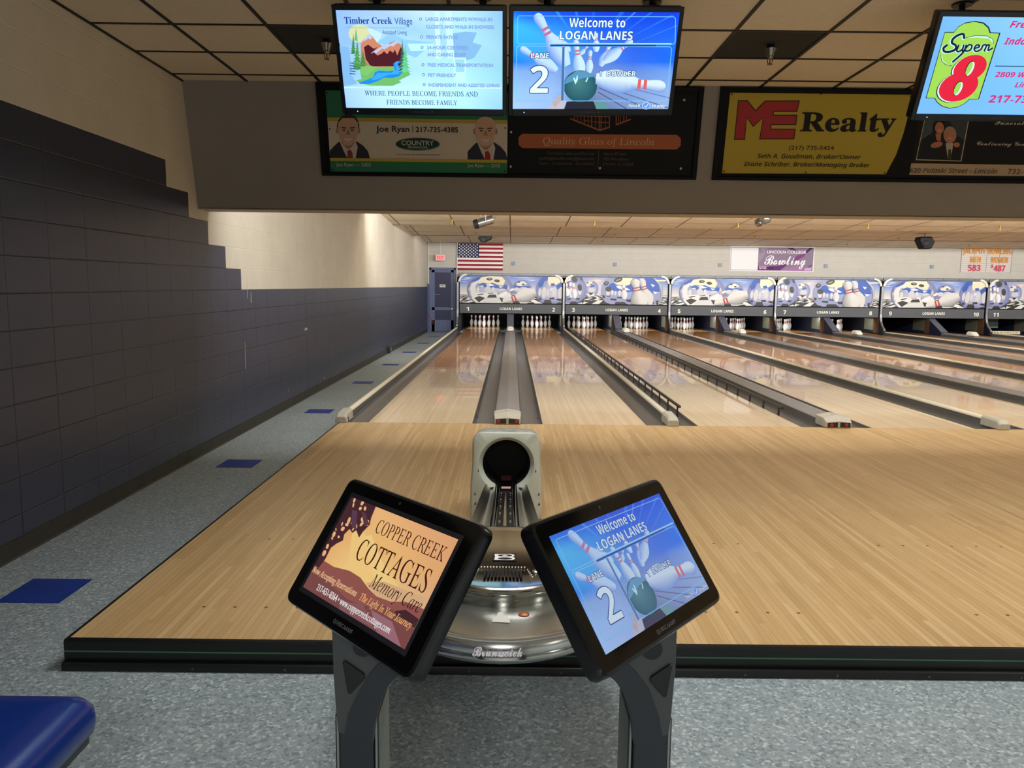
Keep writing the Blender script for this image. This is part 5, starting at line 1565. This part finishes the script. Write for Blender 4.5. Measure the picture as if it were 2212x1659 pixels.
for q, f in enumerate(sh.f):
    if len(f) == 4:
        z = sum(sh.v[i].z for i in f) / 4; y = sum(sh.v[i].y for i in f) / 4
        if z > .515 and y > 4.505: sh.mi[q] = 1
sh.build('shell', [M['hood'], M['hood_top']], e, smooth=50)
MB().loft([rg(lambda t: mouth(t, RB + .001), 4.544), rg(lambda t: mouth(t, RB + .002), 4.58), rg(lambda t: mouth(t, RB - .02), 4.72)], 0, True, False, True).build('mouth_tunnel', M['pit'], e, smooth=60)
MB().box(CX - .03, CX + .03, 4.64, 4.65, .215, .245).build('red_reflector', mat('dim_red', (96, 22, 26), .5), e)
for s_ in (-1, 1):
    for z, a in ((.16, .010), (.10, .014), (.30, .009)):
        x = CX + s_ * (.17 + .02 * (z < .2))
        MB().add([(x, 4.4985, z), (x + a, 4.4985, z + .004), (x + a * .5, 4.4985, z + .022)], [(0, 1, 2)]).build('scuff', M['dark_grey'], e)

rk = empty('ball_rack', (CX, 2.75, .001))
tag(rk, 'polished steel ball rack with an oval tray in front of the grey hood', 'ball rack')
def oval(rx, ry, yf, z, n=72): return [(CX + rx * math.cos(2 * math.pi * i / n), yf + ry + ry * math.sin(2 * math.pi * i / n), z) for i in range(n)]
MB().loft([oval(.36, .50, 2.195, .285), oval(.432, .546, 2.150, .300), oval(.442, .552, 2.138, .312), oval(.444, .553, 2.136, .322), oval(.440, .55, 2.142, .332)], 0, True, True, False).build('lower_lip', M['chrome'], rk, smooth=50)
MB().loft([oval(.440, .55, 2.142, .3321), oval(.441, .55, 2.141, .336), oval(.436, .546, 2.149, .362), oval(.432, .543, 2.155, .366)]).build('front_band', M['steel'], rk, smooth=50)
MB().loft([oval(.432, .543, 2.155, .3661), oval(.422, .534, 2.172, .368), oval(.410, .525, 2.190, .361), oval(.395, .512, 2.212, .340), oval(.375, .495, 2.245, .323), oval(.35, .475, 2.29, .316), oval(.29, .42, 2.40, .318), oval(.20, .34, 2.56, .318)], 0, True, False, True).build('tray', M['steel'], rk, smooth=60)
MB().loft([oval(.318, .345, 2.520, .317), oval(.318, .345, 2.518, .350), oval(.314, .342, 2.524, .364), oval(.296, .330, 2.550, .374), oval(.24, .285, 2.63, .386), oval(.16, .21, 2.75, .393), oval(.06, .10, 2.90, .396)], 0, True, False, True).build('hand_dryer_dome', M['chrome'], rk, smooth=60)
# black badge, vents and knobs on the dome
cv = Canvas(88, 66)
cv.full((20, 20, 22))
cv.poly([(6, 6), (70, 6), (80, 12), (82, 22), (74, 31), (83, 40), (82, 52), (72, 60), (6, 60), (9, 33)], (232, 232, 228))
cv.ell((46, 20), 27, 9.5, (18, 18, 20)); cv.ell((46, 47), 27, 9.5, (18, 18, 20))
cv.poly([(34, 14), (40, 20), (46, 12), (52, 20), (58, 14), (54, 26), (38, 26)], (206, 206, 204))
em = cv.build('emblem', PRINT_GLOSS, rk)
em.matrix_basis = wmat(rk).inverted() @ Matrix.Translation((CX + .004, 2.785, .3975)) @ Matrix.Rotation(R(-86), 4, 'X')
gr = MB()
for i in range(11):
    x = CX - .066 + i * .0132
    gr.add([(x - .0045, 2.60, .3905), (x + .0045, 2.60, .3905), (x * .9 + CX * .1 + .0045, 2.675, .3945), (x * .9 + CX * .1 - .0045, 2.675, .3945)], [(0, 1, 2, 3)], 0)
gr.build('air_vent', M['black_trim'], rk)
dt = MB()
for i in range(15):
    x = CX - .078 + i * .0111
    dt.box(x - .0022, x + .0022, 2.683, 2.692, .3925, .3955)
for s_ in (-1, 1):
    for i in range(5): dt.box(CX + s_ * (.088 + .004 * i) - .0022, CX + s_ * (.088 + .004 * i) + .0022, 2.676 - .017 * i, 2.683 - .017 * i, .386, .3905)
dt.build('vent_holes', M['white'], rk)
for s_ in (-1, 1):
    MB().lathe([(.014, -.002), (.014, .004), (.010, .007), (.002, .008)], (CX + s_ * .118, 2.665, .3855), 16).build('screw', M['steel'], rk, smooth=40)
# lettering on the front band
cv = Canvas(150, 40)
cv.text('Brunswick', (4, 32), (146, 32), 29, (246, 244, 250), 'script', .024, edge=(96, 86, 130), ew=.014)
bl_ = cv.build('band_lettering', PRINT, rk)
bl_.matrix_basis = wmat(rk).inverted() @ Matrix.Translation((CX - .010, 2.124, .350)) @ Matrix.Rotation(R(-40), 4, 'X')
# stickers in the tray
MB().add([(CX - .032, 2.395, .3195), (CX + .028, 2.39, .3195), (CX + .022, 2.43, .3195), (CX + .006, 2.445, .3195), (CX + .002, 2.47, .3195), (CX - .014, 2.47, .3195), (CX - .016, 2.445, .3195), (CX - .028, 2.43, .3195)], [tuple(range(8))]).build('worn_sticker', M['arc_white'], rk)
MB().lathe([(.019, 0), (.019, .0006)], (CX + .072, 2.458, .319), 18).build('round_sticker', mat('sticker_red', (150, 52, 44), .5), rk)
MB().lathe([(.010, .0007), (.010, .0010)], (CX + .075, 2.453, .319), 14).build('round_sticker', mat('sticker_yellow', (196, 156, 72), .5), rk)
# lift track between the hood and the dome
tr = MB()
for s_ in (-1, 1):
    tr.tube([(CX + s_ * .045, 4.48, .235), (CX + s_ * .047, 3.9, .262), (CX + s_ * .050, 3.22, .335)], .011, 10)
tr.build('track_rail', M['chrome'], rk, smooth=50)
MB().strip([(CX - .062, .0), (CX - .04, -.012), (CX + .04, -.012), (CX + .062, .0)], 'y', 3.2, 4.5).build('track_bed', M['black_trim'], rk).location.z += 0
bed = [o for o in children(rk) if o.name.startswith('track_bed')][0]
for v in bed.data.vertices:
    y = v.co.y + 2.75
    v.co.z += .228 - .001 + .10 * max(0, min(1, (4.45 - y) / 1.25)) ** 1.1
MB().prism([(CX - .008, 3.45), (CX + .008, 3.45), (CX + .003, 4.02), (CX - .003, 4.02)], 'z', .305, .3055).build('track_glint', M['steel'], rk)  # thin steel sliver imitating a streak of light reflected along the track
for i in range(5):
    for s_ in (-1, 1):
        y = 4.25 - i * .17
        MB().box(CX + s_ * .026 - .004, CX + s_ * .026 + .004, y - .004, y + .004, .24 + .012 * i, .246 + .012 * i).build('bolt', M['steel'], rk)
MB().box(CX - .027, CX + .027, 4.375, 4.41, .232, .238).build('worn_plate', mat('worn_plate', (196, 160, 156), .5), rk)
for s_ in (-1, 1):
    wv = []
    for y, xi, xo, zi, zo in ((4.49, .060, .112, .232, .232), (4.40, .062, .120, .240, .252), (4.20, .063, .130, .252, .268), (3.95, .064, .142, .268, .280), (3.65, .066, .158, .292, .288), (3.35, .068, .185, .322, .306), (3.10, .075, .25, .345, .326), (2.95, .08, .30, .352, .338)):
        ring = []
        for i in range(7):
            t = i / 6
            ring.append((CX + s_ * (xi + (xo - xi) * t), y, zi + (zo - zi) * t - .030 * math.sin(math.pi * t)))
        ring += [(q[0], q[1], q[2] - .012) for q in ring[::-1]]
        wv.append(ring)
    MB().loft(wv, 0, True, True, True).build('side_wing', M['steel'], rk, smooth=60)
MB().box(CX - .16, CX + .16, 2.94, 3.45, .001, .30).build('pedestal', M['black_trim'], rk, bevel=.02)
MB().box(CX - .10, CX + .10, 3.44, 4.49, .001, .215).build('pedestal', M['black_trim'], rk, bevel=.01)
MB().box(CX - .20, CX + .20, 2.40, 2.98, .235, .286).build('tray_support', M['black_trim'], rk, bevel=.015)

# ------------------------------------------------------------------ touch consoles
def rounded(x0, x1, z0, z1, r, n=6):
    p = []
    for cx, cz, a0 in ((x1 - r, z1 - r, 0), (x0 + r, z1 - r, 90), (x0 + r, z0 + r, 180), (x1 - r, z0 + r, 270)):
        for i in range(n + 1):
            t = R(a0 + 90 * i / n)
            p.append((cx + r * math.cos(t), cz + r * math.sin(t)))
    return p
QL = [(555, 225), (1350, 537), (953, 1358), (190, 890)]
def art_cottages(cv):
    cv.grid([[(236, 172, 120), (246, 190, 130), (240, 180, 126), (232, 170, 122)], [(236, 170, 110), (246, 196, 120), (244, 190, 120), (236, 176, 120)], [(240, 180, 110), (250, 214, 140), (246, 206, 140), (230, 186, 140)], [(236, 176, 110), (250, 216, 140), (236, 200, 150), (214, 160, 130)]])
    DB, MB_ = (74, 40, 48), (128, 76, 74)
    cv.poly([(560, 470), (600, 420), (900, 880), (840, 900), (640, 1000), (500, 960)], (250, 208, 132))
    cv.poly([(640, 520), (700, 500), (860, 900), (760, 960)], (250, 214, 138))
    cv.poly([(660, 860), (800, 850), (1000, 930), (1110, 970), (1080, 1060), (960, 1010), (760, 990)], (222, 180, 136))
    cv.poly([(340, 690), (420, 740), (540, 770), (620, 820), (680, 900), (740, 960), (850, 1000), (960, 1000), (1110, 1060), (1140, 1100), (960, 1400), (100, 900), (250, 720)], (150, 88, 80))
    cv.poly([(150, 880), (260, 770), (380, 850), (520, 980), (640, 1030), (780, 1020), (900, 1080), (1060, 1140), (1000, 1400)], MB_)
    cv.poly([(880, 1070), (960, 1060), (1060, 1130), (1040, 1200), (900, 1130)], DB)
    cv.poly([(700, 1060), (860, 1150), (930, 1345), (750, 1250)], (160, 110, 122)); cv.poly([(480, 1000), (640, 1020), (720, 1200), (460, 1060)], (140, 92, 96))
    cv.poly([(555, 225), (735, 295), (700, 380), (690, 430), (640, 480), (610, 525), (590, 470), (560, 490), (540, 460), (500, 500), (490, 545), (440, 570), (400, 600), (360, 680), (300, 760), (270, 720), (320, 640), (350, 590), (380, 530), (420, 460)], DB)
    for x, y, a, b, r_ in ((575, 250, 8, 18, 20), (568, 285, 6, 18, 10), (635, 270, 10, 20, 30), (620, 310, 10, 14, 30), (655, 310, 9, 16, 10), (640, 390, 16, 20, 20), (630, 425, 9, 20, 40), (535, 400, 10, 28, 20), (520, 430, 12, 12, 0), (490, 460, 12, 18, 40), (485, 425, 5, 16, 20), (560, 415, 5, 12, 60), (590, 440, 8, 16, 0), (425, 500, 10, 22, 20), (460, 520, 8, 10, 0), (412, 530, 6, 12, 0), (376, 590, 9, 20, 20), (352, 640, 12, 24, 25), (680, 405, 7, 10, 0), (672, 430, 9, 7, 0), (570, 460, 5, 18, 30), (440, 465, 4, 10, 0)):
        cv.ell((x, y), a, b, (246, 190, 130), r_)
    cv.poly([(560, 320), (600, 330), (590, 470), (555, 440)], (96, 62, 80)); cv.poly([(630, 330), (660, 345), (690, 430), (650, 440)], (96, 60, 72))
    T = (70, 22, 18)
    cv.text('COPPER CREEK', (728, 490), (1245, 705), 26, T, 'serif', -.004, shear=-.25)
    cv.text('COTTAGES', (577, 690), (1118, 935), 40, T, 'serif', 0, shear=-.25)
    cv.text('Memory Care', (680, 893), (1062, 1082), 25, (66, 28, 30), 'serif', 0)
    cv.text('Now Accepting Reservations', (258, 782), (588, 962), 12.5, (250, 206, 150), 'serif', 0.002, shear=-.12)
    cv.text('The Light In Your Journey', (612, 990), (1000, 1205), 13, (246, 184, 116), 'serif', .002)
    cv.text('217-651-8364 • www.coppercreekcottages.com', (295, 915), (842, 1245), 12.5, (240, 238, 238), 'serif', 0.008, shear=-.2)
def console(sx, pos, yaw, tilt, wd, outline_, band_, art, quad, label):
    m = Matrix.Translation(pos) @ Matrix.Rotation(R(yaw), 4, 'Z') @ Matrix.Rotation(R(tilt), 4, 'X')
    e = empty('touch_console', (outline_[4][0], 1.48, ZF + .001))
    tag(e, label, 'touch console', 'touch screen consoles in front of the ball rack')
    hd = empty('monitor')
    hd.parent = e
    hd.matrix_basis = wmat(e).inverted() @ m
    def mk(mb, name, mt, **k):
        mb.v = [m @ v for v in mb.v]
        return mb.build(name, mt, hd, **k)
    p = rounded(-.213, .213, -.134, .134, .020)
    inner = rounded(-.205, .205, -.126, .126, .014)
    mk(MB().loft([[(x, .036, z) for x, z in rounded(-.203, .203, -.124, .124, .02)], [(x, .028, z) for x, z in p], [(x, .010, z) for x, z in p], [(x, .002, z) for x, z in rounded(-.210, .210, -.131, .131, .018)], [(x, .0, z) for x, z in inner]], 0, True, True, False), 'housing', M['black_plastic'], smooth=45)
    mk(MB().add([(x, -.0002, z) for x, z in inner], [tuple(range(len(inner)))]), 'front_glass', M['black_gloss'])
    if sx < 0:
        mk(MB().add([(-wd / 2 - .009, -.0006, wd * .28125 + .009), (wd / 2 + .009, -.0006, wd * .28125 + .009), (wd / 2 + .009, -.0006, -wd * .28125 - .009), (-wd / 2 - .009, -.0006, -wd * .28125 - .009)], [(0, 1, 2, 3)]), 'screen_border', mat('screen_border', (44, 42, 48), .3))
    cv = Canvas(340, 191.25, quad, eps=.00004)
    if art is art_lane2:
        cv.ts, cv.tint = 340 / 930, ((150, 160, 206), .30)  # page colours paled to imitate reflected haze and the slanted view
    art(cv)
    k = wd / .34
    sc = cv.build('display', TOUCH, hd, Matrix.Translation((0, -.001, 0)) @ Matrix.Diagonal((k, 1, k, 1)))
    lg = Canvas(66, 9)
    lg.text('QUBICAAMF', (1, 8), (65, 8), 7, (104, 104, 104), 'sansb', 0)
    lg.build('logo', PRINT, hd, plane_at(-.002, -.0008, -.1165))
    mk(MB().lathe([(.003, 0), (.003, -.0012)], (-.02, -.0002, .117), 8, 0, 'y'), 'camera_dot', M['dark_grey'])
    # neck from the stand to the back of the monitor
    bk_ = m @ Vector((-.02 * sx, .040, -.02))
    MB().tube([(outline_[0][0] - sx * .07, 1.50, .70), (outline_[0][0] - sx * .07, 1.50, .80), tuple(bk_)], [.05, .05, .04], 12).build('neck', M['black_plastic'], e, smooth=40)
    col_x = [q[0] for q in outline_]
    zl = band_[0]
    xs0, xs1 = outline_[4][0], outline_[5][0]
    a, b = min(xs0, xs1), max(xs0, xs1)
    cm = MB().box(a, b, 1.421, 1.55, ZF + .002, .56)
    cm.box(a - .010, a, 1.43, 1.56, ZF + .002, .56, 1); cm.box(b, b + .010, 1.43, 1.56, ZF + .002, .56, 1)
    cm.build('column', [M['console_band'], M['console_side']], e, bevel=.003)
    MB().prism(outline_[:4] + [(outline_[4][0], .535)] + [(outline_[5][0], .512)] + outline_[6:], 'y', 1.412, 1.57).build('shroud', M['console'], e, bevel=.005)
    ob = [(x - sx * .016, z) for x, z in outline_[6:12]]
    MB().prism([(x, z) for x, z in outline_[7:12]] + [(x - sx * -.012, z + .022) for x, z in outline_[7:12]][::-1], 'y', 1.44, 1.60).build('inner_cheek', M['console_side'], e)
    bb = [(outline_[4][0] - sx * .012, .530), (outline_[5][0] + sx * .002, .513)] + [(x + sx * .002, z) for x, z in outline_[6:12]]
    up = [(x + sx * (.052 - .010 * i), z + .02 + .006 * i) for i, (x, z) in enumerate(outline_[7:12])]
    MB().prism(bb + up[::-1], 'y', 1.4085, 1.4115).build('curved_band', M['console_band'], e)
    t1, t2, t3 = (sx * .269, .653), (sx * .317, .688), (sx * .306, .611)
    tri = []
    for P, Q, O in ((t1, t2, t3), (t2, t3, t1), (t3, t1, t2)):
        for o_ in (O, Q):
            l = math.hypot(o_[0] - P[0], o_[1] - P[1])
            tri.append((P[0] + (o_[0] - P[0]) / l * .007, P[1] + (o_[1] - P[1]) / l * .007))
    MB().prism(tri, 'y', 1.406, 1.4118).build('speaker_grille', M['black_plastic'], e, bevel=.0015)
    nt_ = [(sx * .276 + .020 * math.cos(t), .712 + .020 * math.sin(t)) for t in [2 * math.pi * i / 20 for i in range(20)]]
    MB().prism(nt_, 'y', 1.4075, 1.4118).build('hinge_recess', M['black_plastic'], e, smooth=40)
OUT = [(.337, .80), (.335, .656), (.331, .575), (.329, .552), (.328, .455), (.262, .455), (.2605, .513), (.256, .552), (.246, .590), (.234, .624), (.221, .643), (.150, .700), (.120, .80)]
OUTR = [(.324, .82), (.324, .673), (.320, .585), (.318, .558), (.315, .461), (.249, .461), (.247, .518), (.242, .557), (.232, .603), (.219, .629), (.205, .648), (.140, .705), (.110, .80)]
console(-1, (-.2378, 1.3358, .9017), -47.8, -34.67, .340, [(-x, z) for x, z in OUT], (.53,), art_cottages, QL, 'touch console showing a copper coloured cottages advert')
console(1, (.2265, 1.3382, .9066), 49.9, -34.82, .362, OUTR, (.53,), art_lane2, Q2, 'touch console showing the pale blue welcome page for lane two')

# ------------------------------------------------------------------ blue seat at the lower left
e = empty('bench_seat', (-1.40, 1.60, ZF + .001))
tag(e, 'blue vinyl seat corner at the lower left of the floor', 'seat')
x0, x1, y0, y1, zt = -1.95, -1.072, .95, 1.935, .335
rings = []
def rr(inset, z, r=.045): return [(x, y, z) for x, y in rounded(x0 + inset, x1 - inset, y0 + inset, y1 - inset, max(r - inset * .3, .02), 8)]
MB().loft([rr(.02, .225), rr(.004, .235), rr(0, .262), rr(.004, .295), rr(.018, .318), rr(.045, .333), rr(.085, .338), rr(.16, .340)], 0, True, True, True).build('cushion', M['vinyl'], e, smooth=60)
MB().loft([rr(.03, .200), rr(.015, .205), rr(.015, .226)], 0, True, True, True).build('seat_pan', M['vinyl_edge'], e, smooth=50)
MB().box(-1.56, -1.43, 1.36, 1.49, ZF + .012, .20).build('post', M['black_trim'], e, bevel=.01)
MB().box(-1.70, -1.29, 1.22, 1.63, ZF + .001, ZF + .012).build('floor_plate', M['black_trim'], e, bevel=.003)
